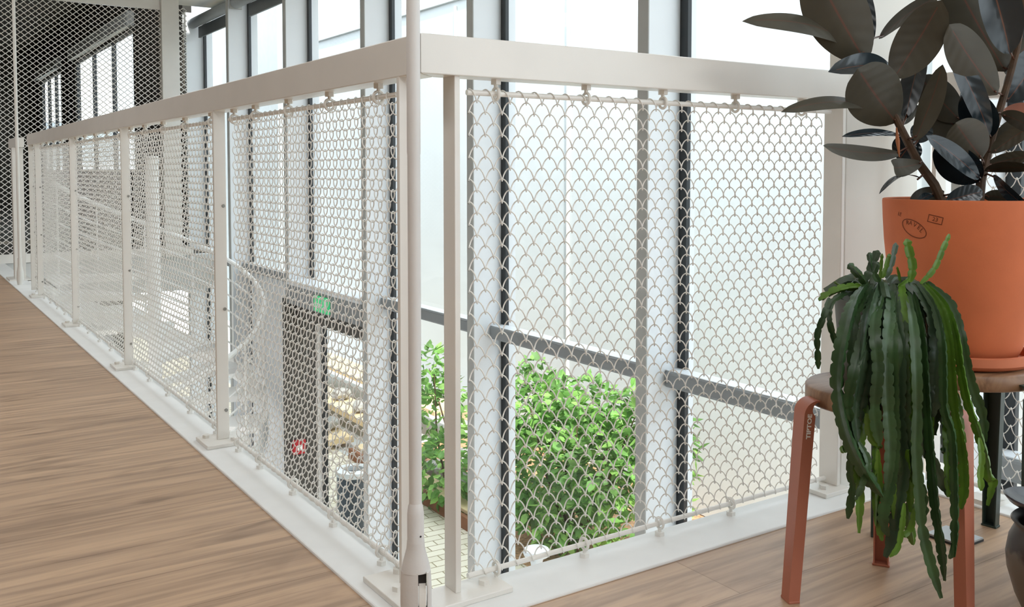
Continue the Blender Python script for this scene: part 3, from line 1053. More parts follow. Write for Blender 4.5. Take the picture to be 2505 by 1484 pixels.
for i, (x, y, r, zt) in enumerate(STN):
    bm = bmesh.new()
    bmesh.ops.create_icosphere(bm, subdivisions=2, radius=1)
    rng = random.Random(i)
    for v in bm.verts:
        v.co *= 1 + rng.uniform(-0.16, 0.16)
        v.co = Vector((v.co.x * r * rng.uniform(1.15, 1.3), v.co.y * r * 1.25, v.co.z * r * 0.7))
    me = bpy.data.meshes.new('stone')
    bm.to_mesh(me)
    bm.free()
    me.materials.append(M['stone'])
    o = bpy.data.objects.new('stone', me)
    COL.objects.link(o)
    o.location = (x, y, GZ + zt + r * 0.74)
    tag(o, 'grey field stone among the courtyard planks and planting', 'stone', 'courtyard stones')


def leafy(name, clumps, n, size, label, seed, matr, base, stems, extra=None):
    rng = random.Random(seed)
    root = thing(name, base, label, 'shrub', 'courtyard shrubs')
    mbs = [MB(), MB()]
    tot = sum(c[3] for c in clumps)
    for (c, rad, _, wgt) in clumps:
        for _i in range(int(n * wgt / tot)):
            while True:
                p = Vector((rng.uniform(-1, 1), rng.uniform(-1, 1), rng.uniform(-1, 1)))
                if 0.25 < p.length < 1:
                    break
            p = p.normalized() * (p.length ** 0.45)
            P = Vector(c) + Vector((p.x * rad[0], p.y * rad[1], p.z * rad[2]))
            if P.z < GZ + 0.05:
                continue
            d = (p * 0.7 + Vector((rng.uniform(-1, 1), rng.uniform(-1, 1), rng.uniform(-0.9, 0.5)))).normalized()
            nrm = (Vector((0, 0, 1)) + Vector((rng.uniform(-1, 1), rng.uniform(-1, 1), rng.uniform(-0.3, 0.3))) * 0.8)
            s = d.cross(nrm).normalized()
            nn = s.cross(d)
            L_ = size * rng.uniform(0.6, 1.25)
            w = L_ * 0.30
            vs = [P, P + d * L_ * .28 + s * w * .85 + nn * .006, P + d * L_ * .62 + s * w * .8, P + d * L_, P + d * L_ * .62 - s * w * .8, P + d * L_ * .28 - s * w * .85 + nn * .006, P + d * L_ * .45 - nn * .008]
            mbs[0 if rng.random() < 0.62 else 1].add(vs, [(0, 1, 6), (1, 2, 6), (2, 3, 6), (3, 4, 6), (4, 5, 6), (5, 0, 6)])
    mbs[0].build('foliage', M[matr], root, True)
    mbs[1].build('foliage', M['bush2'], root, True, label='lighter green young leaves')
    sm_ = MB()
    for (a, b) in stems:
        a, b = Vector(a), Vector(b)
        mid = (a + b) / 2 + Vector((rng.uniform(-.1, .1), rng.uniform(-.1, .1), 0.05))
        sm_.tube([a, mid, b], [0.016, 0.011, 0.005], 6)
    sm_.build('stems', M['twig'], root)
    return root


c0 = (5.15, 6.75, GZ)
leafy('garden_bush', [((5.20, 7.05, -1.90), (0.55, 0.62, 0.55), 0, 4.5), ((5.30, 6.45, -1.72), (0.48, 0.45, 0.45), 0, 3.6), ((5.25, 7.35, -1.42), (0.42, 0.40, 0.30), 0, 1.7), ((5.45, 6.15, -1.32), (0.30, 0.30, 0.34), 0, 1.0),
                      ((5.1, 6.8, -2.22), (0.45, 0.55, 0.34), 0, 2.2), ((5.3, 6.75, -1.22), (0.30, 0.42, 0.20), 0, 0.8), ((5.55, 5.9, -1.5), (0.2, 0.25, 0.4), 0, 0.5), ((5.45, 6.0, -2.1), (0.3, 0.35, 0.4), 0, 0.7), ((5.3, 7.6, -1.2), (0.18, 0.15, 0.22), 0, 0.3)],
      4000, 0.12, 'large sunlit green bush in the courtyard behind the short railing', 3, 'bush', c0,
      [((5.15, 6.75, GZ), (5.15 + dx, 6.75 + dy, -1.3)) for dx, dy in ((0, 0.3), (0.3, -0.3), (-.2, .4), (.2, .1), (.3, -.5), (-.1, -.2), (.1, .6))])
leafy('garden_bush', [((4.75, 8.35, -2.2), (0.30, 0.35, 0.38), 0, 3), ((4.9, 8.75, -1.65), (0.24, 0.40, 0.42), 0, 2), ((5.0, 9.1, -1.35), (0.14, 0.25, 0.30), 0, 1)],
      700, 0.12, 'thin leafy shrub beside the planks, left of the large bush', 8, 'bush', (4.85, 8.5, GZ),
      [((4.85, 8.5, GZ), (4.85 + dx, 8.5 + dy, -1.3)) for dx, dy in ((0, 0.3), (0.1, .6), (-.1, -.1))])

bo = thing('bollard_light', (3.60, 5.12, GZ), 'white mushroom bollard light standing on the paving behind the mesh', 'bollard light')
c = (3.60, 5.12, 0)
MB().lathe([(0.0, GZ), (0.055, GZ), (0.045, GZ + 0.05), (0.030, GZ + 0.55), (0.034, GZ + 0.80), (0.052, GZ + 0.885), (0.0, GZ + 0.885)], c, 20).build('stem', M['bollard'], bo)
MB().lathe([(0.0, GZ + 0.88), (0.085, GZ + 0.885), (0.092, GZ + 0.905), (0.085, GZ + 0.925), (0.05, GZ + 0.935), (0.0, GZ + 0.937)], c, 28).build('cap', M['bollard'], bo)
bn = thing('ash_bin', (3.62, 8.15, GZ), 'dark round bin with a white rim outside the garden door', 'bin')
c = (3.62, 8.15, 0)
MB().lathe([(0.0, GZ), (0.145, GZ), (0.155, GZ + 0.03), (0.16, GZ + 0.62), (0.0, GZ + 0.62)], c, 28).build('body', M['bin'], bn)
MB().lathe([(0.10, GZ + 0.60), (0.10, GZ + 0.665), (0.118, GZ + 0.68), (0.172, GZ + 0.665), (0.176, GZ + 0.62), (0.16, GZ + 0.61)], c, 32).build('rim', M['binlid'], bn, label='white ring shaped lid')

# ------------------------------------------------------------------ stools
def stool(loc, feet, seat_r, seat_z, legmat, label, lettering):
    cx, cy = loc
    root = thing('stool', (cx, cy, 0), label, 'stool', 'round wooden stools')
    T = 0.036
    MB().lathe([(0.0, seat_z - T), (seat_r - 0.004, seat_z - T), (seat_r, seat_z - T + 0.004), (seat_r, seat_z - 0.004), (seat_r - 0.004, seat_z), (0, seat_z)], (cx, cy, 0), 72).build('seat', M['seat'], root, sharp=50)
    for i, (fx_, fy_) in enumerate(feet):
        er = Vector((fx_ - cx, fy_ - cy, 0))
        rf = er.length
        er.normalize()
        et = Vector((-er.y, er.x, 0))
        rt = seat_r + 0.032
        zt = seat_z - T * 0.55
        path = []
        nst = 10
        for k in range(nst + 1):
            u = k / nst
            path.append((rf + (rt - rf) * u, 0.0 + (zt - 0.03) * u, 0.024 + 0.006 * u, 1.0 if u < 0.9 else 1.0))
        for k in range(1, 9):
            a = PI / 2 * k / 8
            path.append((rt - 0.03 + 0.03 * math.cos(a), zt - 0.03 + 0.03 * math.sin(a), 0.030, 1.0 - k / 8 * 0.92))
        path.append((seat_r - 0.035, zt, 0.026, 0.06))
        pts = [(p[0], p[1]) for p in path]
        rings = []
        for k, (r_, z_, hw, fold) in enumerate(path):
            a = pts[max(0, k - 1)]
            b = pts[min(len(pts) - 1, k + 1)]
            t = Vector((b[0] - a[0], b[1] - a[1])).normalized()
            n2 = Vector((t.y, -t.x))                       # points outward / up over the bend
            nn = er * n2.x + Vector((0, 0, n2.y))
            P = Vector((cx, cy, 0)) + er * r_ + Vector((0, 0, z_))
            dep = 0.024 * fold
            th = 0.003
            hw = 0.0155 + 0.006 * (k / nst if k < nst else 1)
            dp = max(dep, th * 1.05)
            # web outwards, two flanges turned in
            rings.append([P + et * -hw, P + et * hw, P + et * hw - nn * dp, P + et * (hw - th) - nn * dp,
                          P + et * (hw - th) - nn * th, P + et * -(hw - th) - nn * th, P + et * -(hw - th) - nn * dp, P + et * -hw - nn * dp])
        lg = MB().loft(rings)
        lo = lg.build('leg', M[legmat], root, True, sharp=28)
        # small folded foot
        P = Vector((cx, cy, 0)) + er * (rf - 0.012)
        MB().obox(P + Vector((0, 0, 0.0025)), et * 0.018, er * 0.012, Vector((0, 0, 0.0025))).build('foot', M[legmat], lo, False, bevel=0.001)
        if lettering == i:
            vs, fs = text_mesh('TIPTOE', 0.0125, 0.0, 0.035)
            # on the right hand wing, reading upwards
            kk = 9
            r_, z_, hw, fold = path[kk]
            b = path[kk + 1]
            t = (er * (b[0] - r_) + Vector((0, 0, b[1] - z_))).normalized()
            P = Vector((cx, cy, 0)) + er * r_ + Vector((0, 0, z_))
            n2 = Vector((b[1] - z_, -(b[0] - r_))).normalized()
            nn = er * n2.x + Vector((0, 0, n2.y))
            hw = 0.0155 + 0.006 * 0.95
            q0, q1 = P + et * hw, P + et * hw - nn * 0.024
            mid = (q0 + q1) / 2
            wdir = (q1 - q0).normalized()
            wn = t.cross(wdir).normalized()
            if wn.dot(EYE - mid) < 0:
                wn = -wn
            up_ = t
            right = t
            upv = wn.cross(right).normalized()
            cent = mid + t * 0.018 + wn * 0.0006
            m = MB()
            m.add([cent + right * v.x * 1.22 + upv * v.y for v in vs], fs)
            m.build('lettering', M['white'], lo, False, label='small white lettering down the leg')
    return root


S1 = (1.690, 1.178)
feet1 = [(1.500, 1.257), (1.828, 1.264), (1.708, 0.985)]
SEATZ = 0.432
stool(S1, feet1, 0.148, SEATZ, 'leg', 'front stool with terracotta legs carrying the hanging cactus', 0)
S2 = (2.064, 1.226)
stool(S2, [(2.254, 1.251), (1.949, 1.378), (2.035, 1.035)], 0.163, SEATZ, 'green', 'rear stool with dark green legs carrying the big clay pot', -1)

# ------------------------------------------------------------------ big clay pot with the rubber plant
sa = MB().lathe([(0.0, SEATZ), (0.118, SEATZ), (0.140, SEATZ + 0.006), (0.147, SEATZ + 0.014), (0.147, SEATZ + 0.032), (0.139, SEATZ + 0.034), (0.136, SEATZ + 0.014), (0.0, SEATZ + 0.010)], (S2[0], S2[1], 0), 64)
tag(sa.build('pot_saucer', M['saucer'], None, sharp=40), 'terracotta saucer under the big clay pot on the rear stool', 'saucer')
PZ0 = SEATZ + 0.010
PH = 0.808 - PZ0
rp = thing('rubber_plant', (S2[0], S2[1], PZ0), 'dark leaved rubber plant in a big terracotta pot on the rear stool', 'potted plant')
prof_o = [(0.098, 0.0), (0.110, 0.004), (0.122, 0.03), (0.136, 0.07), (0.149, 0.12), (0.160, 0.17), (0.168, 0.22), (0.1735, 0.27), (0.177, 0.32), (0.179, PH - 0.006), (0.178, PH - 0.001), (0.175, PH), (0.170, PH - 0.002), (0.169, PH - 0.03), (0.165, PH - 0.05)]
pot = MB().lathe([(0.0, 0.0)] + prof_o + [(0.0, PH - 0.05)], (S2[0], S2[1], PZ0), 96)
poto = pot.build('pot', M['terra'], rp, sharp=50)


def pot_r(z):
    for (r0, z0), (r1, z1) in zip(prof_o, prof_o[1:]):
        if z0 <= z <= z1:
            return r0 + (r1 - r0) * (z - z0) / (z1 - z0)
    return prof_o[9][0]


so = MB().lathe([(0.166, PH - 0.026), (0.12, PH - 0.020), (0.05, PH - 0.016), (0.0, PH - 0.017)], (S2[0], S2[1], PZ0), 48)
so.build('soil', M['dirt'], rp)
# stamp pressed in the clay: an oval with lettering, a small box and two letters
toEye = (EYE - Vector((S2[0], S2[1], HE)))
ae = math.atan2(toEye.y, toEye.x)


def on_pot(u, v):
    """u metres to the right as seen by the eye, v metres above the stool's saucer"""
    R = pot_r(v)
    a = ae + u / R
    return Vector((S2[0] + (R + 0.0007) * math.cos(a), S2[1] + (R + 0.0007) * math.sin(a), PZ0 + v))


stamp = MB()
U0, V0 = -0.110, 0.302
rot = math.radians(-24)


def put(vs, fs, du, dv, ang, sx=1.0):
    ca, sa_ = math.cos(ang), math.sin(ang)
    stamp.add([on_pot(U0 + du + (v[0] * sx) * ca - v[1] * sa_, V0 + dv + (v[0] * sx) * sa_ + v[1] * ca) for v in vs], fs)


def ring_flat(a, b, w, n=40):
    vs, fs = [], []
    for j in range(n):
        t = 2 * PI * j / n
        vs += [(a * math.cos(t), b * math.sin(t)), ((a - w) * math.cos(t), (b - w) * math.sin(t))]
    for j in range(n):
        k = (j + 1) % n
        fs.append((2 * j, 2 * k, 2 * k + 1, 2 * j + 1))
    return vs, fs


put(*ring_flat(0.034, 0.0175, 0.0018), 0, 0, rot)
for i, ch in enumerate('RAVEL'):
    a = math.radians(150 - i * 30)
    vs, fs = text_mesh(ch, 0.0135)
    lx, ly = 0.0225 * math.cos(a), 0.0085 * math.sin(a) + 0.0005
    put(vs, fs, lx * math.cos(rot) - ly * math.sin(rot), lx * math.sin(rot) + ly * math.cos(rot), rot + (a - PI / 2) * 0.35)
vs, fs = text_mesh('LE', 0.012)
put(vs, fs, -0.040, 0.030, rot * 0.6)
bw, bh, t_ = 0.016, 0.0085, 0.0015
for (x0, x1, y0, y1) in ((-bw, bw, bh - t_, bh), (-bw, bw, -bh, -bh + t_), (-bw, -bw + t_, -bh, bh), (bw - t_, bw, -bh, bh)):
    nseg = 6
    vs = []
    for j in range(nseg + 1):
        x = x0 + (x1 - x0) * j / nseg
        vs += [(x, y0), (x, y1)]
    put(vs, [(2 * j, 2 * j + 2, 2 * j + 3, 2 * j + 1) for j in range(nseg)], 0.050, 0.022, math.radians(-12))
vs, fs = text_mesh('23', 0.0125)
put(vs, fs, 0.050, 0.022, math.radians(-12))
stamp.build('stamp', M['terra_dark'], poto, False, label='oval maker stamp pressed in the clay')

STEMS = [[(2312, 510, 2.16), (2285, 450, 2.15), (2248, 400, 2.15), (2222, 350, 2.15), (2197, 300, 2.14), (2160, 225, 2.13), (2118, 150, 2.12), (2085, 60, 2.12), (2060, -60, 2.12)],
         [(2393, 510, 2.20), (2400, 440, 2.20), (2412, 390, 2.20), (2425, 340, 2.19), (2445, 270, 2.18), (2466, 200, 2.17), (2488, 120, 2.16), (2502, 40, 2.15), (2508, -60, 2.15)]]
SP = []
for s_ in STEMS:
    pts = [at(*p) for p in s_]
    n = len(pts)
    MB().tube(pts, [0.0115 - 0.006 * i / (n - 1) for i in range(n)], 10).build('stem', M['stem'], rp)
    for a, b in zip(pts, pts[1:]):
        for k in range(6):
            SP.append(a.lerp(b, k / 6))


def leaf(base, tip, width_px, roll=0.0, under=True, bend=0.06, fold=0.12, m=None, twist=0.0, name='leaf', shape=0.62, label=None, link=True):
    """base/tip = (px, py, depth); width in px as wide as the whole blade; roll turns the blade about its axis (degrees)"""
    Bp, Tp = at(*base), at(*tip)
    d = (base[2] + tip[2]) / 2
    w = width_px * d / F / 2
    ax = Tp - Bp
    L_ = ax.length
    ax.normalize()
    n0 = EYE - (Bp + Tp) / 2
    n0 = (n0 - ax * n0.dot(ax)).normalized()
    s0 = ax.cross(n0)
    ro = math.radians(roll)
    nu, nv = 22, 8
    mb = MB()
    rib, vein = [], []
    sgn = -1 if under else 1                                 # side of the top face
    for i in range(nu + 1):
        u = i / nu
        r_ = ro + math.radians(twist) * (u - 0.5)
        nn = n0 * math.cos(r_) + s0 * math.sin(r_)
        ss_ = s0 * math.cos(r_) - n0 * math.sin(r_)
        f_ = (max(u, 0.0) ** shape) * ((1 - u) ** 0.62) * 1.0
        pk = (shape / (shape + 0.62)) ** shape * (0.62 / (shape + 0.62)) ** 0.62
        f_ = f_ / pk
        if u > 0.93:
            f_ = min(f_, 0.10 + (1 - u) * 4)
        hw = w * f_ if u < 1 else 0.0003
        hw = max(hw, 0.0006)
        c_ = Bp + ax * (L_ * u) + nn * (-sgn * 0 + bend * L_ * 4 * u * (1 - u)) * sgn
        for j in range(nv + 1):
            v = j / nv * 2 - 1
            p = c_ + ss_ * (hw * v) + nn * (sgn * fold * hw * (abs(v) ** 1.3)) + nn * (0.0004 * math.sin(u * 9 + v * 3))
            mb.v.append(tuple(p))
            rib.append(abs(v) * (0.5 + 0.5 * f_) + (0.0 if u < 0.94 else 0.2))
            vein.append((u * 46 + abs(v) * 7))
    for i in range(nu):
        for j in range(nv):
            a = i * (nv + 1) + j
            q_ = (a, a + 1, a + nv + 2, a + nv + 1)
            mb.f.append(q_)
    # make the upper face the front
    a, b, c2 = Vector(mb.v[mb.f[60][0]]), Vector(mb.v[mb.f[60][1]]), Vector(mb.v[mb.f[60][2]])
    fn = (b - a).cross(c2 - a)
    want = (n0 * math.cos(ro) + s0 * math.sin(ro)) * sgn
    if fn.dot(want) < 0:
        mb.f = [tuple(reversed(q_)) for q_ in mb.f]
    if link:
        near = min(SP, key=lambda p: (p - Bp).length)
        if (near - Bp).length < 0.16:
            n_ = len(mb.v)
            mid = (near + Bp) / 2 + Vector((0, 0, 0.004))
            mb.tube([near, mid, Bp + ax * 0.012], 0.0023, 6)
            rib += [0.0] * (len(mb.v) - n_)
            vein += [0.0] * (len(mb.v) - n_)
    mb.attr = {'rib': rib, 'vein': vein}
    return mb.build(name, m or M['rubber'], rp, True, sharp=180, label=label)


D = 2.14
leaf((2118, 152, 2.12), (1985, -90, 2.02), 152, 10, True, 0.05)                       # 1
leaf((2075, 108, 2.16), (1816, 52, 2.02), 62, 48, True, -0.10, 0.15)                  # 2
leaf((2186, 192, 2.13), (2303, 0, 2.06), 112, -12, True, 0.06)                        # 3
leaf((2150, 95, 2.18), (2312, -18, 2.16), 52, 50, True, 0.06)                         # 4
leaf((2185, 172, 2.16), (2026, 176, 2.05), 62, 35, False, 0.10, 0.3)                   # 5
leaf((2193, 300, 2.14), (2098, 168, 2.02), 142, 12, True, 0.04)                       # 6
leaf((2130, 262, 2.14), (1911, 274, 2.0), 48, 48, True, -0.08)                        # 7
leaf((2216, 292, 2.18), (2258, 118, 2.2), 66, -35, False, 0.03)                       # 8
leaf((2237, 345, 2.11), (2306, 158, 2.05), 62, -30, True, 0.04)                       # 9
leaf((2460, 175, 2.2), (2325, -70, 2.14), 125, 12, True, 0.05)                        # 10
leaf((2440, 232, 2.14), (2322, 60, 2.05), 98, 18, True, 0.05)                         # 11
leaf((2470, 132, 2.12), (2408, -90, 2.05), 98, 20, False, 0.05, 0.3)                  # 12
leaf((2420, 332, 2.16), (2325, 120, 2.12), 62, 30, False, 0.05)                       # 13
leaf((2424, 336, 2.18), (2364, 222, 2.16), 84, -10, False, 0.03)                      # 14
leaf((2350, 296, 2.22), (2248, 186, 2.22), 86, 10, True, 0.04)                        # 15
leaf((2385, 350, 2.22), (2262, 240, 2.24), 96, 15, True, 0.04)                        # 16
leaf((2402, 388, 2.13), (2338, 300, 2.04), 104, 8, True, 0.04, shape=0.5)             # 17
leaf((2396, 437, 2.13), (2266, 331, 2.06), 52, 30, False, 0.05)                       # 18
leaf((2392, 446, 2.18), (2292, 350, 2.12), 92, -15, False, 0.04)                      # 19
leaf((2258, 398, 2.12), (2186, 406, 2.05), 48, 12, True, 0.18)                        # 20
leaf((2205, 374, 2.14), (2014, 356, 2.02), 50, 42, True, 0.04)                        # 21
leaf((2205, 331, 2.17), (2060, 334, 2.1), 30, 52, False, 0.05)                        # 22
leaf((2252, 436, 2.14), (2151, 474, 2.06), 22, 70, False, 0.14)                       # 23
leaf((2404, 468, 2.06), (2314, 491, 2.07), 50, 5, False, 0.03, shape=0.5)             # 24
leaf((2310, 468, 2.2), (2226, 502, 2.2), 52, -10, True, 0.16)                         # 25
leaf((2283, 476, 2.16), (2243, 498, 2.14), 22, 30, False, 0.16)
leaf((2405, 478, 2.22), (2482, 498, 2.2), 40, 30, True, 0.14)                         # 26
leaf((2430, 428, 2.16), (2522, 512, 2.06), 40, 45, False, 0.06)                       # 27
leaf((2408, 418, 2.16), (2530, 412, 2.05), 40, 48, True, 0.05)                        # 28
leaf((2412, 405, 2.2), (2535, 380, 2.15), 44, 40, True, 0.04)                         # 29
leaf((2424, 375, 2.17), (2540, 298, 2.1), 52, 35, True, 0.03)                         # 30
leaf((2430, 352, 2.2), (2545, 285, 2.15), 60, 20, True, 0.05)                         # 31
leaf((2448, 278, 2.14), (2535, 318, 2.06), 46, 30, True, 0.05)                        # 32
leaf((2452, 275, 2.26), (2548, 272, 2.24), 44, 5, True, 0.05, m=M['young'], label='reddish young leaf')
leaf((2462, 250, 2.2), (2560, 110, 2.2), 92, 15, False, 0.04)                         # 34
leaf((2238, 340, 2.2), (2198, 392, 2.22), 74, 10, False, 0.05, shape=0.5)              # 35
leaf((2245, 350, 2.2), (2262, 300, 2.22), 52, 0, False, 0.05)
leaf((2130, 110, 2.2), (2098, -60, 2.22), 46, 20, False, 0.03)                        # 37
leaf((2375, 420, 2.22), (2282, 372, 2.24), 60, 10, False, 0.05)
leaf((2260, 210, 2.26), (2300, 230, 2.3), 30, 20, False, 0.05, link=False)
leaf((2200, 300, 2.22), (2250, 260, 2.25), 40, 30, True, 0.05)
leaf((2510, 60, 2.16), (2440, -60, 2.2), 90, 10, True, 0.05)
leaf((2470, 190, 2.24), (2520, 90, 2.28), 70, 10, True, 0.05)
leaf((2345, 300, 2.26), (2362, 200, 2.3), 26, 40, False, 0.02)
sh = MB().tube([at(2193, 312, 2.11), at(2196, 345, 2.10), at(2200, 384, 2.10)], [0.0015, 0.005, 0.001], 6)
sh.build('dry_sheath', M['sheath'], rp, label='dry orange brown leaf sheath')

# ------------------------------------------------------------------ hanging cactus on the front stool
hc = thing('hanging_cactus', (S1[0], S1[1], SEATZ), 'trailing green cactus spilling from a slate pot on the front stool', 'potted plant')
PC = Vector((S1[0] + 0.01, S1[1] + 0.02, SEATZ))
MB().lathe([(0.0, 0.0), (0.064, 0.0), (0.068, 0.004), (0.083, 0.17), (0.083, 0.176), (0.078, 0.176), (0.074, 0.14), (0.0, 0.14)], PC, 40).build('pot', M['cpot'], hc, sharp=40)


def smooth_path(pts, n):
    """Catmull-Rom through the points"""
    P = [Vector(p) for p in pts]
    P = [P[0] * 2 - P[1]] + P + [P[-1] * 2 - P[-2]]
    out = []
    segs = len(P) - 3
    for i in range(segs):
        a, b, c_, d_ = P[i:i + 4]
        m_ = max(2, int(n / segs))
        for k in range(m_):
            t = k / m_
            out.append(0.5 * ((2 * b) + (c_ - a) * t + (2 * a - 5 * b + 4 * c_ - d_) * t * t + (3 * b - 3 * c_ + d_ - a) * t ** 3))
    out.append(P[-2])
    return out


crng = random.Random(11)


def cactus_stem(px, width, m='cactus', ph=None):
    pts = smooth_path([at(*p) for p in px], 110)
    n = len(pts)
    d = px[len(px) // 2][2]
    R = width * 1.22 * d / F / 2
    ph = crng.uniform(0, PI) if ph is None else ph
    rings = []
    dist = 0.0
    up = None
    notch = crng.uniform(0.020, 0.026)
    for i in range(n):
        a = pts[max(0, i - 1)]
        b = pts[min(n - 1, i + 1)]
        t = (b - a).normalized()
        if up is None:
            up = (EYE - pts[0])
        up = (up - t * up.dot(t))
        up.normalize()
        w = t.cross(up)
        if i:
            dist += (pts[i] - pts[i - 1]).length
        tp = min(1.0, 0.45 + 3.2 * i / n, 0.30 + 7.0 * (n - 1 - i) / n)
        sc = 1 - 0.30 * max(0.0, 1 - abs(math.sin(PI * dist / notch)) / 0.55)
        joint = 1 - 0.30 * math.exp(-((dist % 0.21 - 0.105) / 0.006) ** 2)
        ring = []
        for j in range(12):
            ang = 2 * PI * j / 12 + ph
            k3 = j % 4
            rr_ = {0: 1.0 * sc, 1: 0.46, 2: 0.30, 3: 0.46}[k3] * R * tp * joint
            ring.append(pts[i] + (w * math.cos(ang) + up * math.sin(ang)) * rr_)
        rings.append(ring)
    MB().loft(rings).build('cactus_stem', M[m], hc, True, sharp=60)


def hang(px, width, m='cactus', d0=1.90, d1=1.735):
    n = len(px)
    out = []
    y0 = px[0][1]
    for i, (x, y) in enumerate(px):
        u = min(1.0, max(0.0, (y - y0) / 170.0))
        out.append((x, y, d0 + (d1 - d0) * (u * (2 - u))))
    cactus_stem(out, width, m)


# upright shoots
for px, w, m in [([(2122, 700), (2108, 678), (2092, 662), (2076, 645)], 19, 'cactus'), ([(2116, 690), (2132, 655), (2142, 630), (2149, 612)], 19, 'cactus3'),
                 ([(2134, 668), (2131, 645), (2127, 617)], 15, 'cactus'), ([(2152, 690), (2155, 655), (2158, 620)], 8, 'cactus2'),
                 ([(2166, 680), (2178, 650), (2186, 615), (2191, 593)], 14, 'cactus3'), ([(2158, 680), (2168, 650), (2176, 620)], 12, 'cactus2'),
                 ([(2226, 690), (2231, 650), (2222, 610), (2217, 584)], 20, 'cactus2'), ([(2250, 694), (2284, 655), (2306, 605), (2322, 572)], 15, 'cactus2'),
                 ([(2203, 690), (2200, 670), (2195, 652)], 7, 'cactus2'), ([(2196, 702), (2212, 690), (2230, 676)], 12, 'cactus2'), ([(2150, 690), (2140, 668), (2148, 640)], 14, 'cactus')]:
    cactus_stem([(x, y, 1.885) for x, y in px], w, m)
# left side runners
cactus_stem([(2130, 705, 1.90), (2085, 702, 1.88), (2040, 712, 1.87), (2003, 734, 1.86)], 19, 'cactus2')
cactus_stem([(2028, 728, 1.86), (2016, 770, 1.85), (2000, 815, 1.85), (2000, 860, 1.85), (2002, 902, 1.85)], 15, 'cactus')
cactus_stem([(2090, 708, 1.9), (2055, 725, 1.87), (2032, 745, 1.86), (2030, 790, 1.85), (2045, 838, 1.85), (2062, 880, 1.84)], 15, 'cactus')
cactus_stem([(2075, 705, 1.9), (2055, 698, 1.9), (2041, 688, 1.9)], 7, 'cactus2')
cactus_stem([(2110, 690, 1.9), (2100, 692, 1.9), (2088, 686, 1.9)], 9, 'cactus')
HANG = [([(2125, 688), (2092, 735), (2068, 810), (2052, 900), (2054, 980), (2078, 1075), (2120, 1160), (2160, 1215)], 34, 'cactus'),
        ([(2150, 690), (2128, 760), (2110, 850), (2096, 940), (2084, 1020), (2096, 1085)], 34, 'cactus3'),
        ([(2168, 700), (2150, 780), (2130, 870), (2106, 960), (2096, 1040)], 30, 'cactus3'),
        ([(2085, 1068), (2080, 1150), (2086, 1190), (2074, 1268)], 19, 'cactus'),
        ([(2100, 1080), (2122, 1130), (2108, 1180), (2092, 1222)], 17, 'cactus'),
        ([(2178, 700), (2172, 800), (2166, 900), (2170, 1000), (2176, 1100), (2168, 1200)], 32, 'cactus'),
        ([(2190, 700), (2196, 790), (2202, 900), (2200, 1000), (2206, 1090), (2210, 1160), (2196, 1240), (2190, 1300), (2166, 1362)], 34, 'cactus3'),
        ([(2205, 690), (2214, 790), (2224, 900), (2226, 1000), (2222, 1100), (2216, 1180)], 30, 'cactus2'),
        ([(2215, 700), (2232, 790), (2240, 900), (2242, 1000), (2240, 1100), (2246, 1200), (2254, 1290), (2276, 1380), (2302, 1462)], 26, 'cactus'),
        ([(2230, 700), (2252, 780), (2262, 880), (2268, 970), (2274, 1060), (2282, 1160), (2292, 1260), (2306, 1350), (2312, 1420)], 24, 'cactus'),
        ([(2225, 700), (2246, 800), (2252, 900), (2254, 1000), (2262, 1080), (2290, 1150), (2320, 1212)], 28, 'cactus3'),
        ([(2240, 695), (2278, 770), (2290, 850), (2284, 940), (2280, 1020)], 34, 'cactus3'),
        ([(2245, 690), (2286, 750), (2306, 830), (2310, 910), (2312, 1000), (2330, 1060), (2336, 1160), (2338, 1280), (2335, 1362)], 22, 'cactus'),
        ([(2255, 690), (2300, 750), (2322, 820), (2330, 900), (2338, 1000), (2356, 1100), (2362, 1190), (2352, 1245)], 26, 'cactus2'),
        ([(2262, 690), (2316, 750), (2340, 820), (2352, 900), (2368, 980), (2392, 1050), (2412, 1120), (2420, 1170), (2430, 1175), (2416, 1236)], 22, 'cactus2'),
        ([(2268, 690), (2325, 745), (2350, 820), (2366, 900), (2384, 960), (2402, 1010), (2410, 1080)], 24, 'cactus'),
        ([(2160, 700), (2140, 800), (2148, 900), (2140, 1000), (2152, 1090)], 28, 'cactus'),
        ([(2185, 700), (2184, 820), (2186, 940), (2190, 1060), (2180, 1180), (2162, 1260), (2172, 1310)], 28, 'cactus'),
        ([(2148, 1100), (2150, 1160), (2160, 1235), (2152, 1280), (2158, 1322)], 17, 'cactus2'),
        ([(2222, 1100), (2228, 1200), (2226, 1280), (2234, 1332)], 24, 'cactus2'),
        ([(2212, 1230), (2206, 1290), (2196, 1338), (2176, 1362)], 13, 'cactus2'),
        ([(2240, 1240), (2228, 1292), (2206, 1312)], 14, 'cactus2'),
        ([(2120, 1010), (2128, 1060), (2140, 1080), (2158, 1094)], 18, 'cactus2'),
        ([(2300, 1000), (2330, 1050), (2340, 1100), (2362, 1130)], 18, 'cactus'),
        ([(2395, 1070), (2400, 1120), (2396, 1160), (2400, 1200)], 16, 'cactus2'),
        ([(2334, 1290), (2332, 1330), (2322, 1366)], 15, 'cactus'),
        ([(2205, 700), (2208, 820), (2212, 950), (2214, 1080), (2204, 1200)], 26, 'cactus'),
        ([(2265, 780), (2270, 860), (2272, 960), (2258, 1050), (2266, 1120)], 26, 'cactus3'),
        ([(2140, 720), (2118, 800), (2092, 900), (2076, 980), (2082, 1030)], 26, 'cactus'),
        ([(2235, 1100), (2244, 1160), (2258, 1210), (2262, 1262)], 20, 'cactus')]
for i, (px, w, m) in enumerate(HANG):
    hang(px, w, m, 1.90 if px[0][1] < 800 else 1.74, 1.735 + 0.012 * (i % 4))
